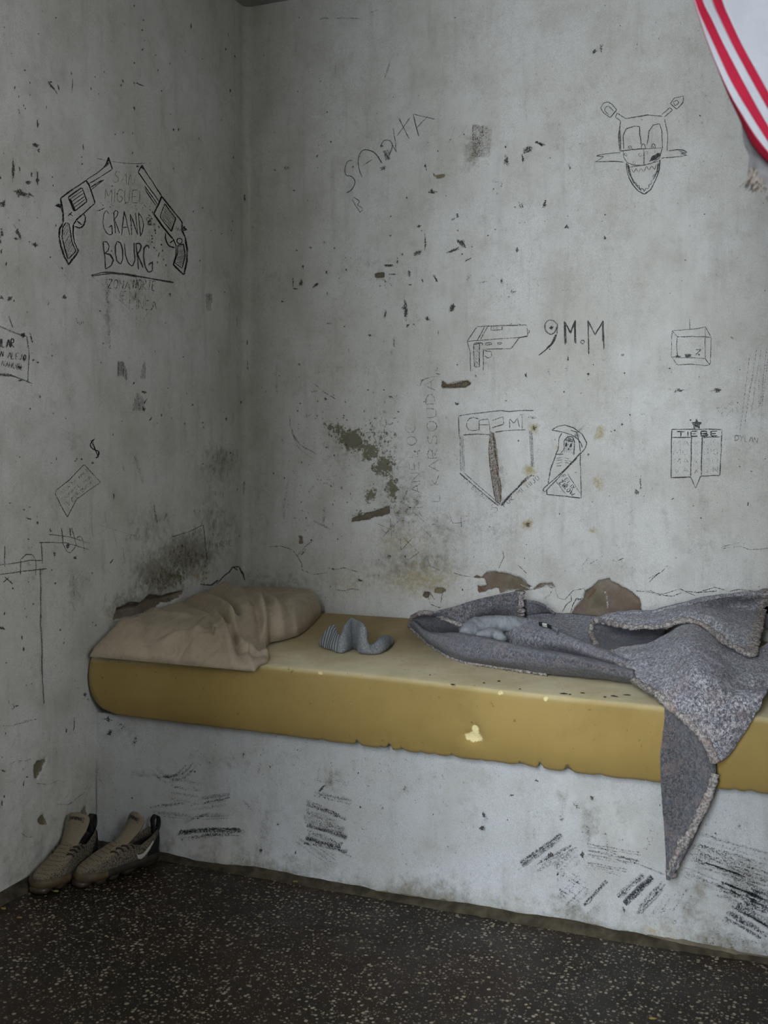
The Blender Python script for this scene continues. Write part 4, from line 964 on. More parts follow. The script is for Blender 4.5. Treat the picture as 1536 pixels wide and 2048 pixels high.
for i in range(150):
    a = rg.uniform(0, 1); x0 = 585 + 620 * a; y0 = 1690 + 250 * a + rg.normal() * 30
    L_ = rg.uniform(60, 150); x1 = x0 - 20 + rg.normal() * 35; y1 = y0 + L_
    pth_ = curve_pts([at_d(1376 + x0 / 4.876, (y0 - 30) / 4.876, 1.383), at_d(1376 + (x0 * .6 + x1 * .4 + rg.normal() * 10) / 4.876, (y0 * .5 + y1 * .5) / 4.876, 1.378 + rg.normal() * .004), at_d(1376 + x1 / 4.876, y1 / 4.876, 1.382 + rg.normal() * .006)], 8) - np.asarray(cloth.location)
    v_, f_ = tube_mesh(pth_, np.linspace(0.0016, 0.0005, 8), 5); k = len(V); V += v_; Fq += [tuple(q + k for q in f) for f in f_]
fr = mesh_np('fringe', V, Fq, M_FRINGE, cloth); fr['kind'] = 'stuff'
# the line it hangs from (above the frame, wall to wall)
za = at_d(1500, -190, 1.35)
pa = za + RGT * ((RX + 0.02 - za[0]) / RGT[0]); pb = za - RGT * ((za[0] + 0.02) / RGT[0])
V, Fq = tube_mesh([pa, za * .5 + pa * .5, za, za * .5 + pb * .5, pb], 0.003, 8)
tag(mesh_np('clothes_line', V, Fq, M_TAB), 'thin dark cord stretched across the cell holding the striped cloth', 'cord')

# ------------------------------------------------------------------ drawings, writing, scuffs and chips on the walls
def mark_material(name, col, alpha=0.9, scale=520, lo=0.0, hi=0.22, aniso=(1, 1, 1), th=0.58):
    g = NT(name, 0.9, 0.1)
    n_ = g.noise(scale, 2, 0.6, g.coord(aniso))
    n_ = g.math('ADD', g.math('MULTIPLY', n_, 0.75), g.math('MULTIPLY', g.noise(scale * 0.28, 2, 0.6), 0.25))
    a_ = g.ramp(g.math('SUBTRACT', g.math('ADD', g.math('MULTIPLY', g.math('SUBTRACT', n_, 0.5), 2.2), g.math('MULTIPLY', g.attr('inten'), 1.0)), th), lo - 0.1, hi, 0, alpha)
    tr = g.n('ShaderNodeBsdfTransparent'); mx = g.n('ShaderNodeMixShader')
    g.b.inputs['Base Color'].default_value = (*col, 1)
    g.lk(a_, mx.inputs[0]); g.lk(tr.outputs[0], mx.inputs[1]); g.lk(g.b.outputs[0], mx.inputs[2]); g.lk(mx.outputs[0], g.out.inputs[0])
    return g.m
M_INK = mark_material('black_ink', (0.018, 0.016, 0.020), 0.95)
M_PENC = mark_material('graphite', (0.055, 0.055, 0.060), 0.85)
M_FAINT = mark_material('faint_graphite', (0.12, 0.12, 0.12), 0.62)
M_BROWN = mark_material('brown_scratch', (0.13, 0.09, 0.06), 0.65, 420, 0.0, 0.45, (1, 1, 1), 0.5)
M_CHAR = mark_material('charcoal_scuff', (0.05, 0.052, 0.062), 0.72, 300, -0.05, 0.62, (1, 1, 1), 0.50)
M_CHIP = mark_material('chipped_paint', (0.075, 0.072, 0.062), 0.85, 260, 0.05, 0.35)
M_GREYP = mark_material('grey_smear', (0.13, 0.125, 0.115), 0.6, 380, -0.2, 0.6, (1, 1, 1), 0.6)

def on_wall(kind, px, py, eps):
    """pixel of the photograph -> point on the (uneven) wall surface, eps proud of it"""
    px = np.asarray(px, float); py = np.asarray(py, float)
    d = RGT * ((px - 768) / F)[:, None] + FWD + np.array([0, 0, 1.0]) * ((HOR - py) / F)[:, None]
    if kind == 'left':
        t = (0 - CAM[0]) / d[:, 0]
    else:
        t = ((BY if kind == 'bench' else 0.0) - CAM[1]) / d[:, 1]
    P = CAM + d * t[:, None]
    A, Z, D = SURF[kind]; a = P[:, 1] if kind == 'left' else P[:, 0]; z = P[:, 2]
    ia = np.clip(np.searchsorted(A, a) - 1, 0, len(A) - 2); iz = np.clip(np.searchsorted(Z, z) - 1, 0, len(Z) - 2)
    fa = np.clip((a - A[ia]) / (A[ia + 1] - A[ia]), 0, 1); fz = np.clip((z - Z[iz]) / (Z[iz + 1] - Z[iz]), 0, 1)
    dd = D[iz, ia] * (1 - fa) * (1 - fz) + D[iz, ia + 1] * fa * (1 - fz) + D[iz + 1, ia] * (1 - fa) * fz + D[iz + 1, ia + 1] * fa * fz + eps
    if kind == 'left': P[:, 0] = dd
    else: P[:, 1] = (BY if kind == 'bench' else 0.0) - dd
    return P
class Marks:
    EPS = 0.0007
    def __init__(s, kind, crop='P'):
        s.k = kind; s.c = crop; s.P = []; s.I = []; s.F = []
        Marks.EPS += 0.00003; s.e = Marks.EPS; s.rg = np.random.default_rng(int(Marks.EPS * 1e8))
    def xy(s, pts): return np.array(cpx(s.c, pts))
    def line(s, pts, w=2.4, i=0.95, smooth=False, jit=0.5, closed=False, crop=True):
        p = s.xy(pts) if crop else np.asarray(pts, float)
        if closed: p = np.vstack([p, p[:1]])
        if smooth and len(p) > 2: p = curve_pts(p, len(p) * 6)
        L = np.concatenate([[0], np.cumsum(np.hypot(*np.diff(p, axis=0).T))])
        if L[-1] < 0.5: return s
        n = max(2, int(L[-1] / 3.5) + 1); q = np.linspace(0, L[-1], n)
        X = np.interp(q, L, p[:, 0]); Y = np.interp(q, L, p[:, 1])
        tx = np.gradient(X); ty = np.gradient(Y); l = np.hypot(tx, ty) + 1e-9; nx, ny = -ty / l, tx / l
        sd = s.rg.uniform(0, 99); wob = jit * vnoise(q / 14, sd, 0) ; ww = 1.12 * w / 2 * (1 + 0.3 * vnoise(q / 20, sd + 5, 0)); ww[[0, -1]] *= 0.6
        ii = np.clip(i * (1 + 0.16 * vnoise(q / 16, sd + 9, 0)), 0, 1.3)
        k = sum(len(a) for a in s.P)
        s.P.append(np.stack([np.stack([X + nx * (wob + o * ww), Y + ny * (wob + o * ww)], -1) for o in (-1, 0, 1)], 1).reshape(-1, 2))
        s.I.append(np.stack([ii * 0.62, ii, ii * 0.62], 1).ravel())
        s.F.append(gridfaces(n, 3) + k)
        return s
    def lines(s, lst, **kw):
        for p in lst: s.line(p, **kw)
        return s
    def hatch(s, poly, ang, gap, w=1.6, i=0.8, crop=True, jit=0.5):
        p = s.xy(poly) if crop else np.asarray(poly, float); c_, s_ = math.cos(math.radians(ang)), math.sin(math.radians(ang))
        r = p @ np.array([[c_, -s_], [s_, c_]]); y = r[:, 1].min() + gap / 2
        while y < r[:, 1].max():
            xsn = []
            for a, b in zip(r, np.roll(r, -1, 0)):
                if (a[1] > y) != (b[1] > y): xsn.append(a[0] + (b[0] - a[0]) * (y - a[1]) / (b[1] - a[1]))
            xsn.sort()
            for a, b in zip(xsn[::2], xsn[1::2]):
                if b - a > 1: s.line([(a * c_ - y * s_, a * s_ + y * c_), (b * c_ - y * s_, b * s_ + y * c_)], w=w, i=i, crop=False, jit=jit)
            y += gap * s.rg.uniform(0.8, 1.2)
        return s
    def fill(s, poly, i=0.95, ang=35): return s.hatch(poly, ang, 1.7, 2.6, i)
    def blob(s, x, y, w_, h_, ang=0, i=0.95, n=12, crop=True):
        if crop: (x, y), = cpx(s.c, [(x, y)]); w_ /= CR[s.c][2]; h_ /= CR[s.c][2]
        c_, s_ = math.cos(math.radians(ang)), math.sin(math.radians(ang)); k = sum(len(a) for a in s.P)
        pts = [(x, y)]; I = [i]
        th = np.linspace(0, 2 * math.pi, n, endpoint=False)
        for rr_, ii in ((0.5, i), (1.0, i * 0.6)):
            r = rr_ * (1 + (0.38 if rr_ == 1 else .15) * s.rg.normal(size=n))
            for t_, q in zip(th, r):
                u, v_ = math.cos(t_) * q * w_ / 2, math.sin(t_) * q * h_ / 2; pts.append((x + u * c_ - v_ * s_, y + u * s_ + v_ * c_)); I.append(ii)
        s.P.append(np.array(pts)); s.I.append(np.array(I))
        f = [(k, k + 1 + j, k + 1 + (j + 1) % n, k) for j in range(n)]
        s.F.append(np.array([(k + 1 + j, k + 1 + n + j, k + 1 + n + (j + 1) % n, k + 1 + (j + 1) % n) for j in range(n)]))
        s.T = getattr(s, 'T', []) + [(k, k + 1 + j, k + 1 + (j + 1) % n) for j in range(n)]
        return s
    def text(s, word, x0, y0, x1, y1, h, w=2.2, i=0.9, lean=0.0, jit=0.5, adv=0.85, down=None):
        """capitals written from (x0,y0) to (x1,y1) along their foot line, h tall (crop units)"""
        ls, wt = letters(word, adv); wt = max(wt - 0.25, 0.3); ex = np.array([x1 - x0, y1 - y0], float) / wt
        u = ex / (np.linalg.norm(ex) + 1e-9); up = np.array([u[1], -u[0]]) * h
        for st_ in ls:
            s.line([tuple(np.array([x0, y0]) + ex * (a + lean * (1 - b)) + up * (1 - b)) for a, b in st_], w=w, i=i, jit=jit, smooth=len(st_) > 4)
        return s
    def build(s, name, mat, parent, label=None, stuff=False):
        P = np.concatenate(s.P); V = on_wall(s.k, P[:, 0], P[:, 1], s.e)
        faces = [tuple(f) for f in np.concatenate(s.F)] + getattr(s, 'T', [])
        o = mesh_np(name, V, faces, mat, parent, True, {'inten': np.concatenate(s.I)})
        if s.k == 'left':
            pass
        if label: o['label'] = label
        if stuff: o['kind'] = 'stuff'
        return o
WL, WB = wall_left, wall_back
# --- left wall: the two revolvers
m = Marks('left', 'A')
m.lines([[(370, 450), (445, 395), (525, 340)], [(385, 545), (370, 450)], [(525, 340), (545, 370), (578, 480)], [(578, 480), (520, 535), (470, 580), (448, 612)], [(385, 545), (385, 600)]], w=3.2)
m.lines([[(525, 338), (590, 298), (632, 266)], [(687, 272), (545, 360)], [(635, 337), (555, 398)], [(622, 340), (550, 385)]], w=2.2)
m.fill([(663, 198), (655, 240), (632, 266), (660, 250), (672, 228)]).lines([[(663, 198), (687, 272)], [(663, 198), (650, 243), (630, 266)]], w=2.6)
m.line([(415, 445), (500, 385), (530, 470), (455, 530)], w=2.6, closed=True)
for k in range(1, 6): m.line([(415 + 8 * k, 445 + 17 * k - 3), (500 + 6 * k, 385 + 17 * k)], w=1.6)
m.line([(425, 455), (455, 530)], w=5)
m.fill([(335, 497), (350, 483), (375, 490), (383, 545), (366, 510)])
m.line([(385, 600), (365, 640), (362, 690), (375, 750), (395, 810), (420, 858), (480, 775), (455, 720), (445, 660), (448, 612)], w=3.4, smooth=False)
gp = [(400, 600), (382, 630), (378, 690), (395, 760), (415, 825), (465, 775), (440, 720), (430, 650), (422, 605)]
m.line(gp, w=2.2, closed=True).hatch(gp, -60, 2.4, 1.2, .75)
m.line([(455, 625), (490, 632), (515, 605), (520, 565), (508, 545)], w=2.8, smooth=True).line([(470, 590), (500, 615)], w=2.4).lines([[(415, 560), (440, 535)], [(420, 545), (445, 560)]], w=2)
m.hatch([(375, 452), (525, 345), (575, 478), (450, 600), (390, 590)], 20, 3.0, 1.5, .42)
m.build('ink_revolver_drawing', M_INK, WL, 'ink drawing of a revolver with dotted frame pointing up right')
m = Marks('left', 'A')
m.lines([[(845, 290), (870, 245), (885, 275), (990, 437)], [(845, 290), (912, 385), (975, 472)]], w=2.2).fill([(845, 290), (872, 243), (882, 275), (865, 265)])
m.lines([[(885, 375), (965, 488)], [(882, 385), (955, 495)]], w=1.8)
m.lines([[(990, 437), (1118, 600), (1115, 650), (1135, 690)], [(990, 437), (972, 485), (940, 548), (1010, 640), (1060, 700)]], w=3.2)
cy_ = [(1010, 485), (1078, 575), (1050, 655), (980, 565)]
m.line(cy_, w=2.4, closed=True).hatch([(1012, 495), (1070, 575), (1046, 640), (988, 565)], 53, 2.6, 1.3, .8).line([(1050, 655), (1078, 575)], w=4.5)
m.fill([(1118, 640), (1125, 620), (1150, 645), (1128, 652), (1133, 690)])
m.line([(1135, 690), (1148, 760), (1147, 830), (1127, 922), (1062, 857), (1080, 800), (1080, 740), (1060, 700)], w=3.4)
gp = [(1090, 738), (1125, 732), (1135, 800), (1115, 880), (1070, 845), (1088, 790)]
m.line(gp, w=2, closed=True).hatch(gp, -20, 2.2, 1.2, .75)
m.line([(1100 + 17 * math.cos(t), 712 + 17 * math.sin(t)) for t in np.linspace(0, 6.2, 14)], w=2.2, closed=True)
m.line([(1015, 660), (1015, 700), (1035, 740), (1072, 755)], w=2.6, smooth=True).line([(1040, 725), (1070, 705)], w=2).text('357', 1072, 640, 1102, 658, 18, 1.3, .8)
m.build('ink_revolver_drawing', M_INK, WL, 'ink drawing of a plain framed revolver with a crosshatched grip')
m = Marks('left', 'A')
m.text('SAN', 690, 350, 815, 378, 72, 1.9, .72).text('MIGUEL', 640, 470, 885, 482, 78, 2.0, .78)
m.build('pencil_lettering', M_BROWN, WL, 'faint brown lettering above the big pencil words')
m = Marks('left', 'N')
m.lines([[(225, 410), (180, 350), (140, 420), (122, 540), (140, 650), (190, 740), (250, 770), (285, 750), (275, 595)], [(275, 600), (228, 640)], [(310, 385), (340, 740)], [(305, 400), (345, 345), (385, 375), (370, 440), (320, 500), (415, 740)],
         [(490, 365), (470, 560), (445, 780)], [(490, 365), (535, 560), (580, 770)], [(470, 640), (540, 632)], [(590, 410), (620, 770)], [(590, 410), (660, 600), (715, 765)], [(685, 390), (715, 765)], [(730, 380), (765, 790)], [(725, 390), (790, 470), (818, 600), (800, 720), (765, 790)]], w=2.2, i=.92)
m.lines([[(125, 890), (150, 1100), (170, 1350)], [(125, 890), (190, 885), (235, 950), (210, 1040), (150, 1080)], [(150, 1080), (250, 1100), (305, 1190), (270, 1290), (170, 1350)], [(370, 880), (335, 960), (335, 1080), (365, 1210), (430, 1265), (465, 1180), (465, 1030), (430, 910), (370, 880)],
         [(490, 910), (510, 1100), (560, 1250), (630, 1305), (670, 1200), (655, 900)], [(690, 910), (715, 1120), (735, 1360)], [(685, 920), (740, 910), (780, 950), (760, 1030), (710, 1090), (815, 1330)], [(920, 1000), (885, 935), (830, 990), (820, 1130), (850, 1320), (905, 1405), (970, 1380), (975, 1225), (905, 1275)]], w=2.8, i=.98)
m.build('pencil_lettering', M_PENC, WL, 'large pencil words between the two revolvers')
m = Marks('left', 'A')
m.lines([[(555, 925), (620, 908), (680, 905), (750, 912), (820, 925), (900, 938), (1065, 970)], [(560, 928), (690, 912), (830, 930), (1060, 965)]], w=2.4).lines([[(555, 925), (630, 985), (700, 1045), (800, 1140)], [(1065, 970), (1000, 1040), (940, 1110), (870, 1205)]], w=1.3, i=.6)
m.line([(595, 205), (690, 225), (800, 238), (888, 235)], w=1.4, smooth=True, i=.75).lines([[(495, 330), (545, 275), (600, 248), (640, 248)], [(205, 415), (280, 405), (365, 410)], [(225, 660), (330, 830), (480, 1040)], [(90, 300), (70, 200), (95, 60)], [(515, 735), (590, 885)]], w=1.0, i=.55, smooth=True)
m.blob(825, 925, 40, 30, 0, .6).blob(650, 905, 50, 22, 0, .6)
m.build('pencil_line_drawing', M_PENC, WL)
m = Marks('left', 'A')
m.text('ZONA', 660, 1002, 790, 1010, 55, 2.2, .85).text('NORTE', 815, 1005, 950, 1018, 60, 2.2, .85).text('EN', 735, 1075, 830, 1080, 55, 1.9, .75).text('LINEA', 790, 1130, 955, 1138, 58, 2.0, .8)
m.line([(650, 930), (655, 1050), (660, 1150), (668, 1250), (672, 1380)], w=7, i=.62, jit=2).line([(835, 940), (835, 1100), (833, 1290)], w=4, i=.5, jit=1).hatch([(640, 930), (960, 930), (960, 1020), (900, 1060), (650, 1060)], 70, 4.5, 2, .42)
for k in range(40): m.blob(580 + m.rg.uniform(-15, 340), 490 + m.rg.uniform(-20, 20), 8, 8, 0, .8) if k % 2 else m.blob(905 + m.rg.normal() * 18 + 2 * k, 520 + k * 9, 12, 16, 0, .85)
m.blob(915, 590, 45, 70, 0, .75).blob(615, 520, 60, 12, -20, .9)
m.build('charcoal_lettering', M_CHIP, WL, 'smudged dark lettering beneath the long pencil line')
m = Marks('left', 'B')
m.lines([[(-20, 152), (60, 190), (165, 225)], [(165, 225), (178, 330), (172, 500)], [(-20, 452), (60, 458), (130, 485), (200, 515)], [(-20, 460), (70, 466), (170, 500)], [(55, 100), (78, 170)], [(182, 200), (200, 262)]], w=2.6, i=.8)
m.text('ILAR', 2, 290, 88, 292, 52, 2.8, 1.0).text('AN ALEJO', -18, 345, 155, 375, 40, 2.0, .95).text('NAHUEL', 10, 405, 140, 432, 34, 1.8, .9).blob(140, 215, 30, 26, 0, 1).blob(120, 412, 40, 20, 0, .9).blob(145, 360, 18, 40, 0, .8).blob(130, 493, 26, 14, 0, .9)
m.build('pencil_sign_drawing', M_PENC, WL, 'framed pencil sign with names at the left edge')
m = Marks('left', 'B')
m.line([(578, 858), (560, 875), (556, 900), (580, 920), (605, 930), (606, 950), (592, 968)], w=2.6, smooth=True).lines([[(556, 862), (605, 968)], [(566, 858), (600, 962)]], w=1.6).line([(560, 868), (582, 852)], w=1.8).line([(606, 930), (598, 970), (585, 970)], w=1.8)
m.build('dollar_sign', M_INK, WL, 'small black dollar sign')
m = Marks('left', 'B')
m.line([(345, 1170), (430, 1100), (515, 1010), (565, 1065), (615, 1120), (530, 1180), (470, 1225), (415, 1335), (380, 1270), (340, 1195)], w=1.6, i=.85, closed=True)
for k, (a, b) in enumerate((((375, 1200), (545, 1050)), ((385, 1235), (560, 1095)), ((400, 1265), (575, 1120)), ((430, 1265), (520, 1170)))):
    m.text(['HOLA MI AMOR', 'SIEMPRE MIA', 'TE AMO MUCHO', 'FELIZ'][k], *a, *b, 20, 1.1, .75)
m.build('pencil_note_drawing', M_PENC, WL, 'tilted framed note of small pencil handwriting')
m = Marks('left', 'B')
m.lines([[(-20, 1632), (80, 1618), (180, 1600), (265, 1600)], [(-20, 1688), (60, 1680), (150, 1665), (290, 1650)], [(30, 1510), (30, 1640)], [(130, 1600), (125, 1690)], [(120, 1600), (160, 1562), (200, 1565), (220, 1600), (220, 1690)], [(255, 1490), (262, 1620)],
         [(380, 1400), (388, 1500), (410, 1545), (430, 1555), (470, 1510), (440, 1400)], [(300, 1440), (430, 1455), (550, 1495)], [(240, 1490), (400, 1490), (550, 1535)], [(430, 1400), (432, 1450)], [(470, 1460), (495, 1448), (512, 1480), (516, 1545)], [(30, 1700), (80, 1745)], [(60, 1700), (20, 1735)]], w=2.2, i=.8)
m.blob(415, 1510, 26, 40, 0, .8).line([(1060, 1455), (1160, 1425), (1250, 1380), (1262, 1480), (1275, 1600)], w=2.2, i=.8)
m.lines([[(555, 1290), (565, 1400), (570, 1460)], [(640, 1290), (660, 1400), (600, 1440)], [(600, 1380), (760, 1430), (830, 1450)], [(755, 1520), (765, 1620)], [(870, 1490), (880, 1570)], [(690, 1400), (720, 1520)]], w=1.4, i=.6)
m.text('FELIX', 775, 1480, 880, 1480, 34, 1.3, .6).text('TURAN', 1170, 1250, 1265, 1262, 40, 1.3, .55).text('MIGUEL', 1300, 1195, 1375, 1215, 30, 1.5, .65).text('NORTE', 1310, 1525, 1425, 1510, 34, 1.8, .7).text('IVAN', 1190, 1445, 1240, 1425, 26, 1.6, .7)
m.lines([[(575, 705), (620, 630), (655, 540), (670, 480)], [(740, 688), (890, 690)], [(900, 1000), (1010, 900)], [(430, 530), (430, 640)], [(880, 140), (905, 60)]], w=1.1, i=.55, smooth=True)
m.build('pencil_scribbles', M_PENC, WL)
m = Marks('left', 'B')
m.lines([[(825, 960), (850, 1040), (880, 1130)], [(835, 970), (862, 1050)], [(945, 1255), (955, 1320), (970, 1390)], [(950, 1260), (966, 1370)], [(1030, 1310), (1010, 1360)], [(750, 1000), (762, 1050)]], w=4.5, i=.62)
m.lines([[(248, 1650), (252, 1800), (250, 1990), (258, 2120), (258, 2280), (266, 2450), (268, 2480)]], w=2.8, i=1.0)
m.line([(450, 1700), (455, 1800), (455, 1912)], w=6, i=.62, jit=2).lines([[(455, 1740), (510, 1655)], [(490, 1690), (560, 1730)], [(545, 1680), (550, 1740)], [(440, 1640), (455, 1720)]], w=2, i=.6).line([(1505, 260), (1506, 340), (1503, 430)], w=3.5, i=.95).lines([[(1492, 1115), (1490, 1195)], [(1455, 100), (1458, 165)]], w=2.4, i=.8)
m.line([(150, 1190), (155, 1320), (180, 1500), (178, 1630)], w=9, i=.42, jit=3)
m.build('dark_scratches', M_CHAR, WL, None, True)
m = Marks('left', 'B')
m.hatch([(720, 375), (755, 375), (778, 430), (778, 495), (745, 465), (720, 470)], 90, 2.4, 3, .9).hatch([(890, 345), (895, 485), (858, 485), (870, 420)], 90, 2.4, 3, .8).hatch([(835, 565), (880, 600), (890, 685), (810, 680), (820, 620)], 80, 2.4, 3, .75)
m.hatch([(1265, -40), (1302, -40), (1295, 70), (1268, 70)], 90, 2.4, 3, .8).hatch([(1235, 915), (1465, 920), (1440, 1040), (1250, 950)], 85, 3.4, 3, .55).hatch([(380, 790), (465, 810), (470, 880), (370, 840)], 30, 4, 2.5, .55)
m.build('grey_smears', M_GREYP, WL, None, True)
# chips of the left wall
m = Marks('left', 'A')
for q in [(85, 280, 26, 120, 5), (123, 270, 14, 40, 0), (230, 340, 20, 90, 0), (195, 305, 12, 40, 0), (172, 352, 28, 26, 20), (130, 415, 80, 40, 30), (190, 430, 40, 14, 30), (20, 483, 44, 40, 0), (215, 125, 40, 20, 30), (235, 155, 14, 26, 0), (110, 660, 24, 80, -25), (100, 700, 30, 16, 0), (10, 660, 20, 60, 0),
          (5, 720, 10, 40, 0), (215, 735, 40, 24, 35), (182, 718, 14, 12, 0), (40, 852, 12, 28, 10), (378, 880, 12, 22, -20), (65, 1062, 40, 18, -30), (85, 1080, 14, 12, 0), (10, 1060, 24, 22, 0), (395, 1060, 40, 26, 0), (10, 780, 12, 40, 0), (810, 172, 8, 20, 0), (500, 240, 14, 18, 0), (840, 255, 14, 18, 0), (1240, 510, 10, 14, 0), (1185, 532, 8, 12, 0),
          (1422, 648, 10, 16, 0), (1427, 592, 8, 14, 0), (1040, 1042, 16, 22, 0), (1060, 32, 8, 20, 0), (1090, 30, 8, 24, 0), (1432, 200, 6, 18, 0), (1505, 1350, 14, 60, 0), (1492, 450, 6, 60, 0), (228, 5, 10, 30, 0), (330, 1135, 8, 8, 0), (165, 1150, 8, 10, 0), (510, 140, 6, 30, -10), (120, 585, 10, 12, 0), (320, 320, 12, 10, 0), (5, 325, 12, 30, 0)]: m.blob(*q)
m.c = 'B'
for q in [(230, 383, 18, 10, 0), (318, 342, 10, 18, 0), (185, 668, 12, 16, 0), (485, 140, 60, 34, 10, .62), (1478, 628, 14, 26, 10), (890, 625, 12, 46, 30), (885, 672, 22, 30, 0), (925, 730, 12, 40, 30), (880, 565, 44, 16, 20), (820, 510, 12, 20, 0), (965, 757, 8, 10, 0), (470, 978, 12, 12, 0), (500, 978, 12, 14, 0), (120, 965, 10, 10, 0), (697, 1205, 12, 34, 0), (60, 1248, 16, 12, 0),
          (185, 1345, 30, 16, 10), (232, 1370, 12, 28, -10), (310, 1415, 14, 34, -20), (685, 1605, 16, 36, 30), (335, 1560, 18, 20, 0), (460, 1585, 28, 18, 0), (28, 1925, 12, 20, 0), (205, 1868, 12, 16, 0), (1390, 730, 8, 20, 0), (1185, 645, 10, 14, 0), (345, 975, 6, 22, 0), (80, 1770, 10, 10, 0), (320, 1660, 8, 10, 0), (340, 1740, 12, 20, 0), (195, 1520, 8, 10, 0), (455, 820, 30, 10, 25, .5), (925, 845, 20, 20, 0, .5), (185, 1272, 14, 8, 0), (150, 1290, 14, 8, 0)]: m.blob(*q)
m.c = 'T'
for q in [(145, 415, 14, 20, 0), (420, 435, 8, 20, -10), (428, 500, 6, 90, 0), (85, 520, 10, 26, 0), (110, 570, 8, 18, 0), (138, 625, 8, 20, -20), (148, 642, 8, 12, 0), (112, 660, 18, 40, -15, .7), (220, 730, 14, 46, 0), (310, 515, 14, 90, -38), (300, 485, 20, 12, 0), (345, 520, 8, 40, -20), (535, 522, 10, 18, 0), (725, 480, 8, 22, -20), (825, 500, 76, 9, 22), (790, 490, 12, 12, 0), (792, 640, 12, 32, 0), (838, 180, 12, 14, 0), (846, 118, 8, 10, 0), (840, 292, 10, 12, 0), (792, 372, 8, 12, 0), (930, 415, 8, 10, 0), (1130, 155, 10, 30, 0), (1347, 205, 8, 20, 0), (1358, 535, 12, 26, 0), (620, 680, 6, 8, 0), (780, 790, 6, 20, 0), (210, 855, 50, 26, 20), (488, 870, 8, 30, 0), (1022, 768, 8, 16, 0), (1050, 768, 12, 16, 0, .6), (1332, 290, 10, 20, 0), (1385, 335, 8, 24, -20), (1446, 360, 8, 14, 0), (790, 35, 10, 12, 0), (225, 200, 8, 10, 0), (615, 425, 8, 10, 0), (65, 318, 8, 8, 0)]: m.blob(*q)
m.c = 'L'
for q in [(8, 1215, 14, 40, 0), (45, 260, 30, 14, 20, .7), (150, 85, 12, 40, 0), (160, 165, 18, 30, 0), (580, 475, 26, 30, 0), (510, 690, 8, 110, 0), (455, 720, 14, 30, 0), (100, 560, 90, 24, -30, .6), (85, 540, 50, 20, -20, .6), (25, 1170, 20, 20, 0), (12, 20, 50, 20, 0), (180, 1035, 20, 10, 0), (158, 1085, 10, 40, 10), (40, 700, 60, 6, -25, .7), (190, 650, 110, 6, -10, .7), (20, 995, 40, 10, 20), (670, 735, 10, 10, 0), (600, 510, 20, 30, 0, .6)]: m.blob(*q)
for k in range(170):
    m.blob(m.rg.uniform(0, 480), m.rg.uniform(20, 1600), m.rg.uniform(2, 5), m.rg.uniform(2, 7), m.rg.uniform(-20, 20), m.rg.uniform(.6, .95), 7, False)
m.build('paint_chips', M_CHIP, WL, None, True)

# --- back wall
m = Marks('back', 'C')
m.lines([[(412, 457), (385, 462), (370, 500), (375, 540), (410, 550), (428, 580), (410, 620), (380, 643)], [(467, 555), (447, 490), (448, 440), (465, 405), (490, 397), (530, 410), (560, 440), (580, 475)], [(570, 380), (590, 345), (625, 345), (640, 375), (622, 430)]], w=1.8, i=.95, smooth=True)
m.lines([[(468, 490), (525, 452)], [(645, 275), (655, 345), (663, 410)], [(663, 410), (636, 365)], [(668, 315), (740, 215)], [(677, 220), (735, 335)], [(757, 195), (790, 322)], [(755, 192), (885, 225)], [(780, 270), (845, 205)], [(410, 680), (458, 755)], [(420, 665), (455, 690), (440, 712), (470, 728), (470, 745), (452, 752)]], w=1.7, i=.92)
m.hatch([(585, 400), (625, 395), (628, 450), (600, 460)], 60, 2.4, 2, .8).blob(585, 500, 34, 26, 0, .75).blob(415, 495, 10, 10, 0, 1).blob(580, 375, 20, 14, 0, .8)
m.build('scratched_name', M_PENC, WB, 'large scratched name slanting upward')
m = Marks('back', 'D')
m.lines([[(635, 750), (700, 740), (780, 726), (865, 735)], [(605, 765), (590, 860), (600, 955)], [(598, 800), (604, 950)], [(880, 750), (902, 840), (898, 955)], [(540, 745), (495, 715), (480, 685), (495, 655), (525, 645), (550, 660), (582, 695), (540, 745)], [(530, 728), (505, 705), (505, 682), (528, 670), (548, 690), (562, 705)], [(585, 715), (635, 750)], [(572, 740), (605, 765)], [(585, 715), (572, 740)],
         [(918, 655), (945, 620), (1003, 607), (998, 650), (960, 690), (918, 655)], [(937, 645), (962, 632), (972, 652), (948, 670), (937, 645)], [(865, 725), (915, 680), (932, 695), (880, 740)], [(625, 945), (620, 860), (640, 815), (690, 797), (725, 800), (728, 860), (735, 920)], [(772, 920), (785, 830), (810, 790), (850, 780), (865, 830), (870, 940)],
         [(648, 945), (654, 926), (668, 920), (680, 945)], [(797, 940), (805, 910), (818, 908), (825, 940)], [(735, 940), (740, 915), (752, 905), (765, 940)], [(600, 957), (680, 945), (740, 942), (870, 935)], [(752, 945), (752, 1045)], [(620, 950), (622, 990), (645, 1030), (690, 1045), (752, 1045), (800, 1035), (850, 1000), (868, 940)],
         [(605, 965), (540, 970), (480, 977), (450, 987), (500, 990), (445, 1025), (540, 1022), (625, 1025)], [(905, 955), (960, 945), (1000, 947), (1025, 965), (985, 970), (1028, 982), (940, 992), (860, 1000)], [(975, 955), (1010, 968)]], w=1.8, i=.92)
m.lines([[(640, 1030), (645, 1085), (660, 1130), (680, 1165), (720, 1212), (755, 1230), (795, 1200), (825, 1140), (848, 1070), (852, 1010)], [(655, 1045), (668, 1110), (700, 1170), (735, 1208)], [(650, 1035), (656, 1090), (690, 1160)], [(842, 1030), (835, 1080), (815, 1130)]], w=2.4, i=.95)
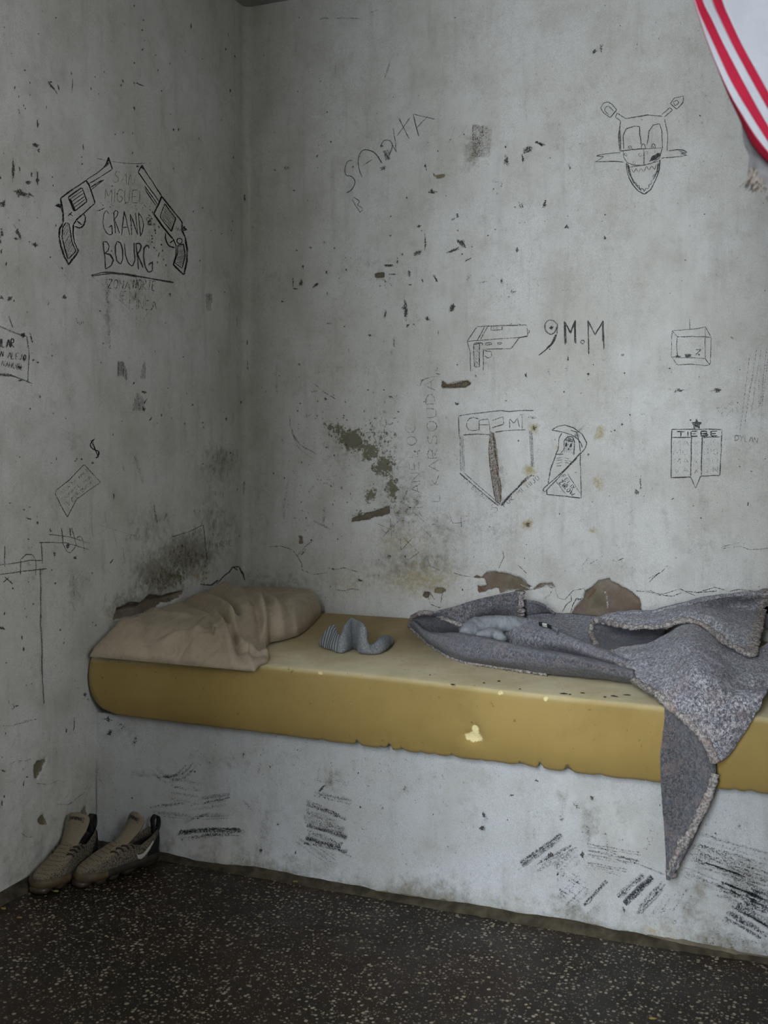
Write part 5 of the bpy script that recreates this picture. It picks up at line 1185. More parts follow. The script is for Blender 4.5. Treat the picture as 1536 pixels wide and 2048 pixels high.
m.lines([[(650, 1060), (750, 1045), (845, 1020)], [(672, 1062), (688, 1092), (702, 1062), (718, 1092), (732, 1060), (752, 1088), (768, 1050), (785, 1078), (800, 1048), (820, 1075), (832, 1040)], [(690, 1160), (705, 1155), (705, 1178), (722, 1172), (725, 1200), (745, 1190), (752, 1215), (765, 1190), (782, 1195), (785, 1165), (800, 1165), (798, 1140), (812, 1135), (808, 1110), (825, 1100)]], w=1.5, i=.85)
for x, y in ((637, 978), (725, 980), (770, 967), (690, 1028), (828, 962)): m.line([(x + 9 * math.cos(t) + 4 * math.sin(t), y + 11 * math.sin(t)) for t in np.linspace(0, 6.1, 9)], w=1.3, i=.8)
m.hatch([(785, 1022), (800, 990), (850, 965), (862, 972), (830, 1010)], -35, 1.8, 2.4, 1.0).hatch([(590, 850), (612, 850), (612, 960), (596, 955)], 80, 2.4, 2, .7).blob(663, 937, 8, 8, 0, 1).blob(811, 930, 8, 8, 0, 1)
m.build('creature_drawing', M_PENC, WB, 'pencil drawing of a toothy creature head with antennae')
m = Marks('back', 'E')
m.lines([[(190, 230), (212, 195), (235, 163), (340, 160), (455, 157), (460, 205), (420, 215), (385, 262), (270, 265)], [(190, 230), (290, 222), (380, 215), (460, 208)], [(190, 230), (203, 275), (205, 365)], [(262, 265), (262, 360)], [(218, 247), (245, 240), (245, 345), (222, 345), (218, 247)], [(218, 247), (225, 238), (258, 238), (256, 248)], [(272, 237), (298, 235), (298, 244), (272, 246), (272, 237)], [(325, 236), (345, 234), (345, 242), (325, 243), (325, 236)],
         [(297, 163), (297, 180), (346, 178), (345, 162)], [(235, 225), (268, 163)], [(250, 222), (282, 162)], [(412, 158), (422, 151), (432, 158)], [(460, 180), (467, 180), (467, 193), (460, 195)], [(265, 268), (275, 275), (298, 275), (300, 298), (284, 306), (268, 295)], [(382, 155), (390, 148)]], w=1.8, i=.9)
m.hatch([(222, 250), (243, 246), (243, 340), (224, 340)], 50, 3.4, 1.3, .75).text('CP', 305, 175, 330, 175, 9, 1.2, .8)
m.build('pencil_pistol_drawing', M_PENC, WB, 'pencil drawing of a pistol pointing right')
m = Marks('back', 'E')
m.line([(590, 152), (575, 136), (552, 136), (538, 155), (541, 182), (562, 198), (583, 188), (592, 165)], w=2.6, smooth=True).line([(592, 150), (591, 190), (575, 235), (545, 265), (510, 293)], w=2.6, smooth=True).line([(586, 200), (568, 240), (545, 262)], w=3.4, smooth=True).blob(566, 168, 16, 16, 0, 1)
m.lines([[(628, 245), (626, 190), (625, 140)], [(625, 142), (650, 190), (674, 135)], [(673, 135), (675, 240)], [(735, 288), (732, 200), (730, 137)], [(730, 137), (762, 202), (798, 138)], [(798, 138), (800, 200), (802, 268)], [(628, 145), (652, 195), (672, 142)], [(632, 240), (629, 150)], [(669, 150), (671, 236)], [(795, 150), (797, 230)]], w=2.6, i=.95)
m.line([(706 + 9 * math.cos(t), 233 + 9 * math.sin(t)) for t in np.linspace(0, 6.3, 12)], w=2.6)
m.build('pencil_lettering', M_PENC, WB, 'pencil letters reading 9M.M beside the pistol')
m = Marks('back', 'E')
m.lines([[(1107, 182), (1160, 179), (1210, 175), (1255, 165), (1281, 212), (1278, 330), (1265, 338), (1195, 333), (1130, 336), (1103, 297), (1107, 182)], [(1107, 182), (1130, 210), (1205, 208), (1280, 212)], [(1130, 210), (1127, 255), (1130, 290), (1140, 303), (1255, 306), (1255, 212)], [(1103, 299), (1140, 303)], [(1255, 306), (1275, 335)], [(1255, 167), (1255, 212)], [(1212, 268), (1238, 265), (1212, 292)], [(1186, 128), (1187, 178)], [(1183, 121), (1190, 121)]], w=1.6, i=.85)
m.blob(1180, 295, 38, 18, 0, .9).blob(1130, 298, 40, 12, 0, .8).blob(1228, 290, 8, 8, 0, 1)
m.build('pencil_box_drawing', M_PENC, WB, 'pencil drawing of a box or television')
m = Marks('back', 'E')
for a, b in (((1455, 285), (1410, 640)), ((1484, 268), (1432, 600)), ((1505, 270), (1470, 470)), ((1478, 440), (1460, 560)), ((1530, 262), (1500, 520)), ((1515, 400), (1508, 530)), ((1540, 270), (1512, 500)), ((1470, 380), (1440, 510)), ((1495, 400), (1496, 560))):
    t_ = 0.0; a = np.array(a, float); b = np.array(b, float)
    while t_ < 1: m.line([tuple(a + (b - a) * t_), tuple(a + (b - a) * min(1, t_ + .035))], w=1.4, i=.9); t_ += .055
m.build('dotted_tally_lines', M_PENC, WB, 'dotted vertical lines at the right edge')
m = Marks('back', 'E')
m.text('DYLAN', 1388, 675, 1488, 684, 26, 1.6, .85).line([(1382, 655), (1412, 652)], w=1.5).text('DYLAN', 1318, 548, 1382, 510, 24, 1.4, .62).text('GOMEZ', 1332, 572, 1408, 545, 22, 1.4, .62)
m.build('pencil_names', M_FAINT, WB, 'two faint pencil names beside the gridded plaque')
m = Marks('back', 'E')
m.lines([[(1105, 625), (1215, 623), (1330, 625)], [(1330, 625), (1326, 720), (1320, 830)], [(1320, 830), (1235, 833), (1213, 887), (1190, 838), (1100, 840)], [(1102, 840), (1103, 730), (1105, 625)], [(1105, 661), (1192, 660)], [(1242, 660), (1328, 658)], [(1194, 650), (1190, 835)], [(1242, 655), (1237, 832)]], w=2.0, i=.95)
m.text('TIEBE', 1128, 656, 1312, 654, 22, 2.6, 1.0)
for r, wd_ in enumerate((('MA', 'LIO'), ('MO', 'DIO'), ('MA', 'UHO'), ('VA', 'SIN'))):
    m.text(wd_[0], 1115, 700 + 40 * r, 1178, 698 + 40 * r, 26, 1.2, .66).text(wd_[1], 1250, 698 + 40 * r, 1312, 696 + 40 * r, 26, 1.2, .66).text('X', 1206, 700 + 40 * r, 1224, 700 + 40 * r, 24, 1.2, .6)
star = [(1217 + (24 if k % 2 == 0 else 10) * math.sin(k * math.pi / 5), 602 - (24 if k % 2 == 0 else 10) * math.cos(k * math.pi / 5)) for k in range(10)]
m.fill(star, 1.0, 20).line(star, w=1.8, closed=True).blob(1190, 583, 10, 10, 0, 1)
m.build('plaque_drawing', M_PENC, WB, 'pencil plaque with a star on top and rows of letters')
m = Marks('back', 'G')
m.lines([[(90, 265), (200, 248), (300, 237), (420, 222), (520, 212), (620, 220), (720, 210), (860, 212)], [(90, 265), (92, 400), (95, 480)], [(140, 460), (280, 452), (415, 458)], [(465, 432), (600, 415), (775, 405)]], w=2.0, i=.88)
m.lines([[(300, 298), (250, 285), (200, 290), (172, 330), (172, 375), (195, 408), (240, 415), (300, 405)], [(300, 420), (300, 310), (395, 298), (415, 440)], [(300, 358), (400, 358)], [(435, 312), (545, 275), (550, 350), (435, 388)], [(615, 392), (608, 290), (655, 345), (692, 290), (712, 382)], [(740, 252), (742, 402)], [(715, 255), (760, 250)]], w=1.7, i=.82, smooth=False)
m.lines([[(100, 850), (250, 980), (400, 1110), (500, 1185)], [(150, 850), (280, 970), (430, 1100), (510, 1170)]], w=2.2, i=.8).lines([[(520, 1185), (600, 1090), (700, 990), (800, 885)], [(530, 1180), (620, 1080), (735, 960), (840, 870)]], w=3.4, i=.9)
m.hatch([(95, 470), (142, 470), (150, 840), (108, 840)], 88, 2.2, 2, .66).hatch([(805, 410), (845, 440), (866, 790), (828, 780)], 87, 2.2, 2, .74)
m.text('LA BUENA FE', 130, 930, 440, 1210, 48, 1.6, .66).text('POR MI HIJO', 560, 1200, 920, 910, 52, 1.8, .74).hatch([(820, 270), (880, 268), (890, 295), (830, 295)], 10, 2, 2, .7)
m.line([(415, 1230), (440, 1200), (490, 1210), (480, 1250), (430, 1260)], w=1.4, i=.7)
m.build('shield_drawing', M_PENC, WB, 'large pencil shield with a letter band and dark centre bar')
m = Marks('back', 'G')
m.hatch([(415, 420), (455, 440), (485, 640), (500, 860), (530, 1000), (525, 1150), (470, 1160), (440, 1000), (405, 800), (400, 600)], 86, 1.9, 2.4, .86).lines([[(410, 430), (395, 620), (420, 860), (470, 1150)], [(440, 440), (490, 800), (525, 1050), (510, 1180)]], w=2.4, i=.9)
m.build('shield_centre_bar', M_BROWN, WB, 'reddish brown hatched bar of the pencil shield')
m = Marks('back', 'G')
m.lines([[(1045, 410), (1110, 372), (1180, 360), (1270, 388), (1350, 450), (1402, 545), (1380, 605), (1335, 655)], [(1045, 410), (1150, 428), (1240, 458), (1310, 502), (1345, 550), (1355, 590)], [(1340, 640), (1270, 715), (1180, 810), (1070, 910), (960, 1005), (952, 1030), (975, 1046), (1000, 1012), (1110, 900), (1200, 800), (1300, 695)],
         [(1150, 440), (1120, 490), (1108, 600), (1070, 700), (1030, 820), (1005, 960)], [(990, 1030), (990, 1070), (1170, 1085), (1345, 1105)], [(1345, 1105), (1340, 900), (1332, 650)], [(1240, 415), (1300, 430), (1325, 540), (1335, 640)], [(1110, 605), (1080, 660), (1160, 655)], [(1130, 660), (1168, 600), (1170, 520), (1210, 475), (1258, 482), (1278, 540), (1268, 665)]], w=2.0, i=.95)
m.lines([[(1090, 705), (1150, 690)], [(1085, 725), (1150, 715)], [(1090, 755), (1150, 740)], [(1090, 780), (1145, 770)], [(1180, 695), (1240, 710)], [(1175, 720), (1240, 730)], [(1180, 745), (1225, 752)], [(1275, 845), (1305, 840)], [(1290, 842), (1290, 860)]], w=1.6, i=.85)
m.hatch([(1140, 655), (1168, 600), (1175, 530), (1210, 482), (1255, 490), (1275, 545), (1265, 660), (1200, 640)], 60, 2.4, 1.8, .66).hatch([(1178, 520), (1210, 482), (1252, 490), (1268, 535), (1215, 530)], 30, 1.8, 2, .8).blob(1190, 563, 30, 34, 0, 1.1).blob(1240, 570, 28, 32, 0, 1.1).blob(1215, 606, 20, 22, 0, 1).hatch([(1270, 470), (1310, 410), (1390, 355), (1330, 450), (1320, 520)], -45, 2.2, 2.4, .6)
m.lines([[(1085, 930), (1140, 1010), (1210, 1092)], [(1200, 850), (1270, 960), (1335, 1060)]], w=1.5, i=.8).text('FELIX', 1140, 890, 1255, 1025, 42, 1.8, .9).text('ZIROW', 1112, 950, 1245, 1090, 46, 2.2, .95)
m.build('reaper_drawing', M_PENC, WB, 'pencil drawing of a hooded reaper holding a scythe')
m = Marks('back', 'F')
m.text('KARSOUDA', 1240, 985, 1205, 225, 70, 1.7, .72).text('MANELOC', 1120, 1150, 1060, 540, 70, 1.7, .68).text('NEL', 1250, 1290, 1240, 1040, 60, 1.6, .62).text('SUR', 870, 800, 850, 520, 40, 1.3, .5).line([(1095, 265), (1130, 215), (1240, 190)], w=1.7, i=.75, smooth=True)
m.lines([[(1305, 1185), (1335, 1270), (1410, 1262)], [(1395, 1215), (1400, 1300)], [(1395, 1220), (1450, 1215)], [(1405, 1255), (1450, 1240)], [(1325, 1440), (1330, 1425), (1380, 1490), (1320, 1450)]], w=1.6, i=.65)
m.lines([[(955, 1380), (960, 1465), (1040, 1375)], [(975, 1370), (1095, 1490)], [(975, 1500), (1010, 1540), (1090, 1480)], [(800, 1290), (850, 1340), (900, 1270)], [(830, 1365), (960, 1230)], [(790, 1270), (930, 1340)], [(1050, 1190), (1130, 1255)], [(1090, 1190), (1120, 1225)], [(1150, 1500), (1165, 1575), (1240, 1610)], [(1180, 1500), (1220, 1570)], [(1100, 1290), (1180, 1370)], [(880, 1240), (890, 1370)]], w=1.4, i=.72)
m.c = 'E'
m.text('OBSERN', 115, 1135, 300, 1010, 40, 1.3, .5).lines([[(880, 1030), (940, 980)], [(905, 1030), (960, 1060)], [(400, 980), (480, 1060)], [(600, 1000), (720, 970)], [(800, 850), (870, 905)]], w=1.1, i=.5)
m.build('faint_lettering', M_PENC, WB, 'faint scratched letters running up the wall beside the shield')
m = Marks('back', 'F')
m.lines([[(150, 560), (175, 630), (200, 700), (250, 750), (325, 802)], [(160, 600), (220, 690), (290, 730), (345, 765)], [(145, 480), (150, 560)]], w=3.2, i=.66, smooth=True).lines([[(48, 75), (52, 180), (52, 325)], [(140, 960), (120, 1040), (105, 1150), (108, 1245)], [(402, 1145), (390, 1290)], [(80, 630), (95, 690)]], w=5.5, i=.6, jit=1.5)
m.lines([[(320, 1250), (390, 1285), (440, 1310)], [(300, 310), (350, 300)], [(200, 1500), (270, 1430), (320, 1390)], [(575, -10), (582, 25)], [(895, -10), (888, 40)]], w=4, i=.7)
m.c = 'C'
m.lines([[(55, 20), (58, 140), (52, 230)], [(210, 640), (208, 740)], [(1000, 265), (940, 420), (905, 510)], [(1070, 255), (1010, 340)], [(1080, 470), (1095, 330), (1100, 260)], [(1130, 440), (1130, 540)], [(548, 1480), (548, 1540)], [(778, 1050), (775, 1150)]], w=2.0, i=.55)
m.c = 'U'
m.lines([[(1040, 118), (1080, 112), (1100, 115)], [(1130, 112), (1180, 110), (1245, 112), (1295, 118)], [(1355, 75), (1400, 62)], [(1475, 385), (1440, 495)], [(1140, 400), (1138, 455)]], w=3, i=.7)
m.build('dark_scratches', M_CHAR, WB, None, True)
m = Marks('back', 'C')
m.hatch([(1098, 255), (1205, 262), (1205, 440), (1090, 440)], 90, 2.6, 3, .62).hatch([(1098, 255), (1160, 258), (1150, 440), (1090, 440)], 90, 2.6, 3, .6)
m.c = 'E'
m.hatch([(75, 400), (90, 425), (140, 405), (190, 402), (208, 420), (185, 438), (75, 438)], 0, 2.2, 3, .75)
m.build('grey_smears', M_BROWN, WB, None, True)
# cracks of the back wall near the mattress
m = Marks('back', 'H')
m.lines([[(20, 165), (80, 185), (150, 195)], [(355, 135), (370, 100), (395, 50), (385, 10)], [(770, 290), (790, 350), (840, 362), (880, 320), (900, 295), (980, 280)], [(820, 455), (850, 400), (890, 370), (885, 330)], [(560, 255), (600, 268)], [(1360, 300), (1420, 300), (1470, 295), (1500, 315), (1540, 322)], [(690, 355), (730, 330), (745, 300)], [(1230, 75), (1270, 60)], [(1010, 60), (970, 110)], [(1450, 240), (1490, 200), (1530, 165)]], w=1.7, i=.95)
m.c = 'R'
m.lines([[(1000, 125), (1060, 130), (1080, 140), (1150, 147), (1200, 125), (1250, 132), (1320, 110), (1380, 128), (1420, 118), (1536, 135)], [(1100, 140), (1180, 118), (1240, 145)], [(1250, 132), (1330, 125)], [(1050, 75), (1100, 50), (1130, 20)], [(520, 20), (560, 60)], [(150, 130), (165, 180), (205, 195), (215, 120)], [(135, 135), (160, 130), (185, 165)]], w=1.8, i=.9)
m.c = 'F'
m.lines([[(0, 1435), (90, 1435), (165, 1460), (205, 1510), (235, 1560), (235, 1610), (320, 1640), (420, 1630)], [(420, 1590), (480, 1605), (540, 1590), (640, 1620)], [(480, 1755), (560, 1760), (600, 1745), (655, 1755)], [(1480, 1660), (1536, 1655)], [(330, 250), (400, 310), (480, 360)], [(640, 1680), (690, 1690)]], w=1.7, i=.85)
m.c = 'P'
m.lines([[(1440, 1098), (1480, 1092), (1500, 1100), (1536, 1096)], [(1440, 1095), (1480, 1085)], [(1180, 1128), (1210, 1110)]], w=1.4, i=.8)
m.c = 'H'
m.fill([(985, 285), (1005, 288), (1000, 308), (982, 300)]).fill([(925, 350), (970, 355), (960, 372), (930, 366)]).lines([[(930, 345), (900, 400), (880, 455)], [(510, 262), (560, 290), (610, 290), (690, 262)]], w=2.2, i=.9)
m.build('plaster_cracks', M_CHIP, WB, None, True)
m = Marks('back', 'H')
m.fill([(1040, 295), (1068, 285), (1060, 310), (1010, 360), (1000, 350), (1025, 320)], .9).hatch([(200, 268), (260, 262), (250, 300), (215, 318)], 20, 2.0, 2.6, .6)
m.build('reddish_brick', mark_material('bare_brick', (0.22, 0.09, 0.06), 0.8, 300), WB)
m = Marks('back', 'H')
m.lines([[(515, 255), (560, 280), (600, 292), (640, 280), (700, 262), (765, 275)], [(360, 325), (420, 298), (480, 292), (520, 300)], [(880, 465), (930, 400), (965, 365), (985, 300)], [(1135, 300), (1148, 340), (1150, 430)], [(690, 352), (735, 330)], [(260, 165), (340, 156), (440, 170), (520, 198), (560, 243)]], w=4.5, i=.85, jit=1.6)
m.build('chipped_paint_edge', mark_material('white_paint_edge', (0.62, 0.63, 0.63), 0.7, 260, 0.0, 0.5), WB)
m = Marks('left', 'B')
m.lines([[(1330, 1745), (1370, 1700), (1410, 1670), (1430, 1640), (1470, 1638), (1490, 1680), (1500, 1730)], [(1230, 1745), (1300, 1752), (1340, 1720)], [(1430, 1640), (1460, 1660)], [(770, 1870), (800, 1855), (850, 1860)]], w=3.0, i=1.0)
m.c = 'L'
m.lines([[(0, 690), (80, 685), (160, 665), (245, 640)], [(60, 950), (110, 925), (160, 930), (210, 910)], [(0, 995), (40, 1000)], [(240, 1080), (330, 1090), (400, 1060), (450, 1080)], [(380, 1220), (460, 1225), (520, 1180), (580, 1140)], [(140, 1420), (190, 1450), (230, 1445)]], w=1.5, i=.8)
m.build('plaster_cracks', M_CHIP, WL, None, True)
m = Marks('back', 'C')
for q in [(865, 636, 44, 20, 0), (1010, 773, 18, 28, 0), (985, 790, 40, 14, -25, .7), (828, 490, 16, 34, -15), (1283, 383, 12, 16, 0), (1290, 455, 26, 66, 0, .85), (1410, 400, 70, 34, 0, .9), (1382, 450, 16, 60, 0), (1480, 365, 54, 18, 25), (825, 920, 14, 120, 0, .85), (780, 985, 50, 30, -20, .85), (628, 1055, 64, 16, 0), (668, 1030, 14, 40, 0), (1035, 930, 46, 40, 20), (1012, 915, 14, 20, 0), (985, 970, 60, 18, -20), (1068, 1022, 50, 10, -25), (1070, 1125, 20, 60, 20, .7), (1158, 1150, 60, 12, -10, .7), (1260, 1142, 14, 40, 0, .8), (1325, 1205, 40, 26, 0, .7), (1348, 965, 22, 40, 0, .85), (1375, 715, 44, 40, 0, .7), (1505, 708, 18, 40, 10, .8), (715, 1300, 32, 130, 0, .9), (730, 1395, 26, 20, -30, .9), (838, 1358, 26, 28, 0), (600, 1335, 16, 40, 0, .9), (515, 1452, 16, 14, 0), (650, 1495, 14, 70, 0, .8), (370, 1403, 16, 10, 20), (205, 1165, 56, 20, -35, .95), (265, 1097, 14, 22, 0), (175, 955, 30, 14, 0, .7), (97, 970, 10, 14, 0), (15, 1260, 14, 14, 0), (120, 1150, 20, 40, 25), (132, 1063, 12, 30, 0), (75, 1150, 8, 60, 0, .9), (90, 1188, 34, 10, 0), (290, 352, 8, 12, 0), (220, 372, 8, 8, 0), (38, 500, 60, 24, -10, .6), (80, 628, 20, 8, 0), (1235, 648, 14, 20, 0, .6), (1215, 620, 8, 14, 30), (1225, 580, 70, 10, 0, .6), (1260, 600, 12, 30, 0, .6), (790, 832, 24, 12, -30), (627, 885, 18, 12, 0), (1183, 884, 10, 10, 0), (1012, 855, 14, 14, 0, .8), (375, 1012, 10, 6, 0), (405, 1013, 10, 6, 0), (378, 1080, 12, 14, 0), (640, 1105, 60, 14, 0, .8), (740, 1165, 18, 8, 0), (735, 1100, 24, 50, 0, .75), (880, 1120, 14, 50, -20, .85), (890, 1140, 16, 26, 0), (810, 1140, 14, 16, 0), (280, 1385, 44, 8, 0, .8), (270, 1215, 6, 30, 0), (1365, 812, 26, 10, 0, .7), (1225, 850, 16, 8, 0), (1035, 990, 10, 14, 0), (230, 8, 20, 20, 0, .6), (695, 990, 20, 20, 0, .7), (900, 405, 12, 8, 30), (945, 660, 6, 8, 0), (470, 163, 6, 6, 0), (790, 90, 8, 8, 0)]: m.blob(*q)
m.c = 'D'
for q in [(440, 328, 34, 40, 25), (483, 305, 24, 50, 0, .85), (708, 283, 8, 10, 0), (706, 318, 16, 24, 0, .55), (846, 243, 6, 14, 10), (352, 661, 6, 8, 0), (263, 1435, 34, 26, 0), (122, 1292, 18, 46, 0, .85), (215, 1288, 26, 40, 0, .5), (208, 1345, 18, 26, 0, .5), (508, 1357, 14, 12, -30), (285, 1060, 20, 50, -20, .6), (505, 1505, 22, 26, 0, .8), (508, 38, 20, 6, 30, .7), (100, 912, 60, 20, 20), (70, 900, 20, 14, 0), (985, 1095, 30, 26, 0, .45), (1182, 1410, 6, 6, 0), (1128, 1020, 8, 6, 0), (145, 1003, 8, 8, 0, .8), (550, 1165, 50, 40, 0, .35), (255, 1475, 26, 20, 0, .5)]: m.blob(*q)
m.c = 'E'
for q in [(122, 76, 20, 34, 30), (10, 128, 20, 20, 0), (640, 308, 10, 24, 0), (635, 350, 24, 36, 0, .62), (555, 370, 26, 60, 0, .45), (452, 383, 12, 30, 0), (731, 377, 12, 14, 0), (755, 335, 8, 6, 0), (885, 290, 16, 12, 0, .8), (228, 384, 8, 12, 0), (1140, 450, 44, 20, 0, .8), (1100, 445, 26, 8, 0, .7), (1312, 450, 48, 22, -5, .9), (1375, 213, 34, 10, 20, .6), (145, 510, 20, 14, 0), (95, 570, 14, 16, 0, .7), (965, 860, 10, 80, 0, .8), (948, 905, 24, 30, 0, .85), (945, 832, 40, 8, 0, .5), (732, 738, 8, 14, 0), (882, 602, 14, 18, 0, .7), (850, 628, 10, 10, 0), (1095, 352, 14, 8, 20), (1400, 505, 8, 8, 0), (1446, 960, 8, 22, 15), (1110, 935, 20, 10, -30, .7), (1463, 812, 14, 10, -30, .8), (460, 1050, 30, 26, 0, .8), (602, 1002, 8, 10, 0), (970, 555, 30, 12, 0, .5), (360, 480, 40, 50, 0, .4), (490, 618, 20, 20, 0, .8), (400, 5, 30, 30, 0, .55), (640, 2, 100, 10, 0, .5), (960, 5, 90, 6, 0, .45), (680, 550, 30, 8, 0, .4), (1188, 295, 10, 8, 0, .8), (475, 570, 40, 10, 0, .7), (560, 265, 6, 8, 0), (60, 190, 4, 30, 0)]: m.blob(*q)
m.c = 'F'
for q in [(215, 108, 26, 20, -20), (410, 360, 24, 28, 0), (430, 710, 40, 40, 0, .6), (940, 452, 18, 14, 0), (692, 450, 14, 12, 0), (770, 500, 16, 10, 0), (840, 455, 24, 44, 0, .6), (880, 342, 40, 12, 10, .8), (915, 385, 26, 50, 0, .55), (540, 495, 14, 16, 0), (695, 335, 40, 40, 0, .45), (1130, 378, 10, 10, 0), (465, 990, 40, 40, 0, .5), (875, 1512, 34, 28, 20, .8), (800, 1535, 20, 16, 0, .6), (245, 1480, 70, 16, -45, .7), (305, 1390, 16, 14, 0), (970, 1550, 90, 20, 20, .6), (660, 1685, 40, 16, 20, .8), (1220, 145, 30, 50, 0, .6), (1230, 175, 40, 8, 10), (1200, 1275, 60, 20, -10, .7), (460, 1600, 34, 16, 0, .6), (250, 373, 8, 8, 0), (632, 245, 6, 6, 0), (950, 485, 40, 6, -10, .6), (1410, 1755, 8, 18, 0), (445, 1730, 16, 14, 0, .7), (405, 1810, 14, 14, 0, .7), (355, 1765, 12, 14, 0, .7), (920, 635, 16, 14, 0, .7)]: m.blob(*q)
for k in range(150):
    m.blob(690 + m.rg.normal() * 90, 900 + m.rg.normal() * 90, m.rg.uniform(2, 6), m.rg.uniform(2, 6), 0, m.rg.uniform(.5, .9), 7, False)
for k in range(230):
    m.blob(m.rg.uniform(500, 1536), m.rg.uniform(30, 1180), m.rg.uniform(1.5, 5), m.rg.uniform(1.5, 5), m.rg.uniform(-20, 20), m.rg.uniform(.5, .95), 7, False)
m.build('paint_chips', M_CHIP, WB, None, True)
# --- scuffs on the bench face
m = Marks('bench', 'I')
R_ = m.rg
def scuff(a, b, n, spread, w=5, i=.62, bend=0.0):
    a = np.array(a, float); b = np.array(b, float); d_ = b - a; nn = np.array([-d_[1], d_[0]]) / np.linalg.norm(d_)
    for k in range(n):
        o = nn * spread * (k / max(1, n - 1) - .5 + R_.normal() * .12); s0, s1 = sorted(R_.uniform(0, 1, 2)) if n > 4 else (0, 1)
        s0 *= .35; s1 = 1 - (1 - s1) * .4
        mid = a + d_ * (s0 + s1) / 2 + o + nn * bend * np.linalg.norm(d_)
        m.line([tuple(a + d_ * s0 + o), tuple(mid), tuple(a + d_ * s1 + o)], w=w * R_.uniform(.6, 1.3), i=i * R_.uniform(.75, 1.15), smooth=True, jit=1.2)
scuff((420, 495), (590, 410), 6, 34, 5, .66, .10); scuff((375, 440), (440, 500), 5, 40, 5, .55); scuff((270, 460), (360, 480), 3, 20, 4, .5); scuff((440, 530), (620, 560), 12, 90, 6, .46); scuff((355, 628), (520, 605), 2, 8, 4, .66); scuff((360, 648), (735, 665), 3, 18, 4, .62, .03); scuff((520, 695), (640, 650), 2, 8, 3, .66); scuff((560, 660), (645, 690), 1, 1, 3, .66)
scuff((480, 748), (810, 735), 6, 24, 6, .72, -.02); scuff((500, 775), (810, 738), 3, 10, 5, .66); scuff((600, 580), (735, 560), 2, 8, 4, .66); scuff((600, 605), (735, 576), 3, 8, 4, .66); scuff((540, 620), (720, 590), 4, 30, 5, .5)
for k in range(11): scuff((1085 + R_.uniform(-5, 18), 590 + k * 20), (1230 + R_.uniform(0, 60), 665 + k * 17), 2, 8, 6, .66 if k % 3 else .8)
scuff((1130, 560), (1310, 600), 4, 24, 5, .58); scuff((1130, 490), (1300, 515), 2, 10, 4, .55); scuff((1040, 768), (1225, 895), 3, 22, 4, .6); scuff((1095, 770), (1240, 868), 2, 8, 4, .66); scuff((1240, 820), (1310, 858), 2, 6, 3, .5); scuff((795, 585), (850, 645), 5, 16, 4, .5)
m.c = 'J'
for a, b, n_, sp_, w_, i_ in (((570, 640), (730, 525), 4, 16, 6, .8), ((620, 655), (795, 565), 5, 30, 6, .62), ((690, 690), (800, 590), 6, 40, 6, .55), ((830, 568), (1040, 600), 2, 10, 4, .72), ((830, 600), (1030, 640), 3, 16, 4, .72), ((830, 640), (985, 666), 2, 8, 4, .7), ((815, 648), (960, 682), 2, 8, 4, .66), ((850, 565), (1130, 680), 1, 2, 4, .72),
        ((1205, 578), (1560, 680), 16, 90, 5, .62), ((1200, 620), (1560, 760), 16, 120, 5, .56), ((1340, 700), (1560, 790), 18, 120, 6, .64), ((1440, 760), (1560, 810), 14, 80, 6, .7), ((1380, 810), (1560, 910), 12, 70, 7, .74), ((1300, 860), (1560, 960), 8, 70, 5, .45),
        ((820, 802), (905, 705), 3, 8, 6, .78), ((950, 768), (1050, 680), 4, 14, 6, .78), ((975, 792), (1085, 690), 4, 14, 7, .84), ((1020, 835), (1135, 715), 5, 24, 6, .66), ((1090, 850), (1170, 740), 6, 50, 5, .5), ((720, 690), (830, 760), 9, 70, 4, .5), ((730, 790), (820, 700), 8, 60, 4, .5), ((720, 735), (745, 775), 1, 1, 5, .8), ((745, 830), (800, 800), 3, 12, 4, .62), ((830, 845), (900, 790), 4, 26, 5, .6), ((1140, 880), (1250, 720), 9, 90, 5, .42), ((420, 430), (440, 470), 1, 1, 3, .8)): scuff(a, b, n_, sp_, w_, i_)
m.build('charcoal_scuffs', M_CHAR, bench, None, True)
m = Marks('bench', 'J')
m.lines([[(755, 350), (735, 420), (735, 478)], [(720, 430), (728, 475)], [(832, 490), (835, 570)], [(815, 600), (815, 640)], [(900, 520), (910, 600)], [(620, 500), (622, 550)], [(860, 500), (905, 530)]], w=8, i=.52, jit=2)
m.c = 'I'
m.lines([[(870, 560), (885, 700), (880, 840)], [(875, 410), (872, 465)], [(810, 365), (805, 465)], [(1155, 440), (1150, 500)], [(1215, 420), (1210, 540)], [(1315, 400), (1320, 455)], [(110, 420), (120, 520)], [(285, 250), (290, 330)], [(1100, 300), (1090, 400)]], w=8, i=.5, jit=2)
m.build('brown_smears', M_BROWN, bench, None, True)
m = Marks('bench', 'I')
for q in [(165, 275, 24, 24, 0), (160, 210, 40, 26, 20, .8), (225, 240, 40, 40, 30, .6), (285, 310, 26, 60, 20, .75), (925, 433, 10, 10, 0, 1.1), (1165, 538, 40, 14, -40), (1340, 463, 8, 10, 0), (1045, 838, 10, 20, 0), (885, 825, 14, 22, 20), (960, 705, 10, 12, 0), (270, 580, 8, 8, 0), (800, 375, 10, 40, 15, .8), (1190, 632, 26, 30, 0, .6), (1050, 355, 80, 26, 0, .5), (570, 455, 12, 10, 0), (185, 185, 60, 12, 10, .6), (1350, 625, 14, 8, 20)]: m.blob(*q)
m.c = 'J'
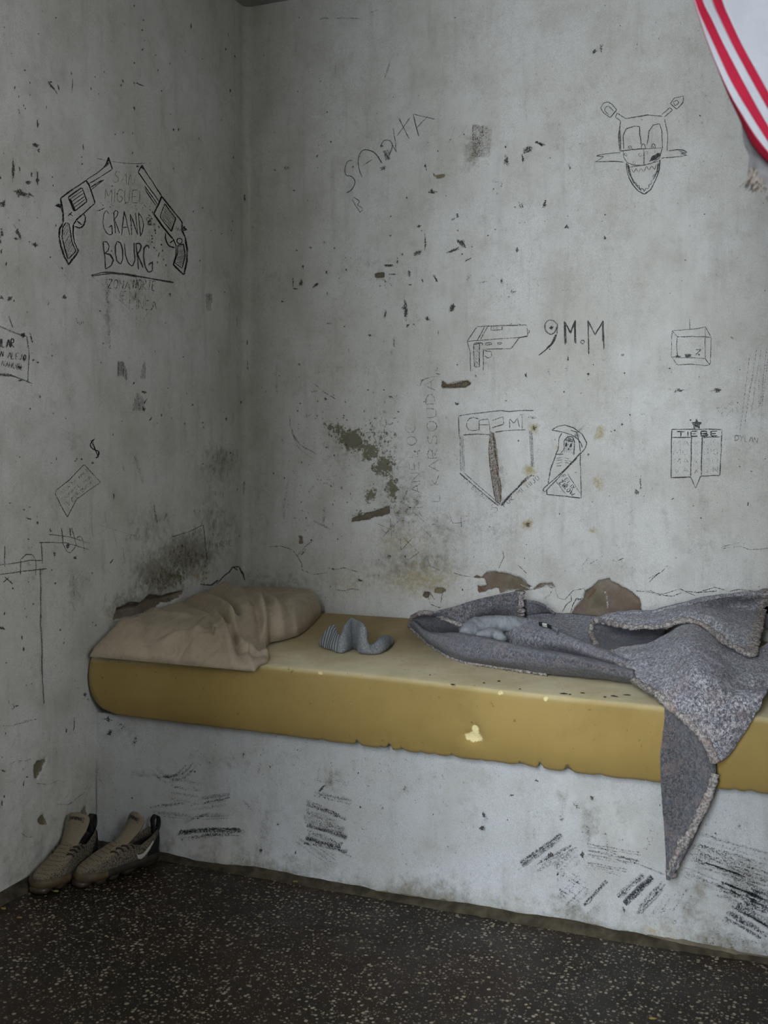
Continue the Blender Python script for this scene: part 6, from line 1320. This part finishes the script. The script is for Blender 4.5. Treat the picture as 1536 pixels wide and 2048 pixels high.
for q in [(685, 605, 26, 18, 0), (632, 315, 14, 8, 0), (418, 500, 16, 26, 0), (425, 450, 10, 30, -20), (850, 380, 16, 16, 30), (535, 372, 16, 8, 0), (128, 355, 34, 40, 0, .45), (975, 815, 10, 20, -20), (810, 605, 14, 34, 0), (1330, 520, 10, 10, 0), (715, 680, 8, 10, 0), (785, 408, 16, 40, -25, .6), (960, 548, 26, 26, 0, .5), (480, 530, 10, 30, 0, .5), (1425, 490, 20, 26, -20, .6), (1445, 512, 12, 16, 0, .7), (30, 420, 8, 20, 0, .7), (285, 575, 16, 14, 0, .6), (235, 370, 10, 20, 0, .5)]: m.blob(*q)
for k in range(120): m.blob(m.rg.uniform(210, 1530), m.rg.uniform(1480, 1860), m.rg.uniform(1.5, 4), m.rg.uniform(1.5, 5), 0, m.rg.uniform(.5, .9), 7, False)
m.text('HOTY', 1072, 585, 1108, 478, 22, 1.5, .7)
m.build('paint_chips', M_CHIP, bench, None, True)

# ------------------------------------------------------------------ little yellow scraps on the floor
M_SCRAP = plain('yellow_scrap', (0.30, 0.24, 0.06), 0.8, 0.2, 0.4, 80, 0.3)
M_SCRAP2 = plain('orange_scrap', (0.32, 0.19, 0.08), 0.8, 0.2, 0.4, 80, 0.3)
for (x, y, r, m_, lab) in ((6, 1818, .010, M_SCRAP, 'yellow crumb on the floor at the left edge beside the left sneaker'), (38, 1836, .009, M_SCRAP2, 'orange crumb on the floor in front of the left sneaker'),
                           (110, 1783, .011, M_SCRAP, 'flat yellow scrap by the toes of the two sneakers'), (592, 1764, .009, M_SCRAP, 'yellowish flake at the foot of the bench, below the scuffs'), (1305, 2038, .010, M_SCRAP, 'yellow crumb on the floor at the lower right')):
    c_ = at_z(x, y, 0.004); rg = np.random.default_rng(int(x)); V = [(0, 0, .003)]; k = 9
    for j in range(k):
        a_ = 2 * math.pi * j / k; q_ = r * rg.uniform(.6, 1.1); V.append((q_ * math.cos(a_), q_ * .7 * math.sin(a_), rg.uniform(0, .003)))
    o = mesh_np('floor_scrap', V, [(0, 1 + j, 1 + (j + 1) % k) for j in range(k)], m_); o.location = c_; solid(o, 0.0015); tag(o, lab, 'scrap')
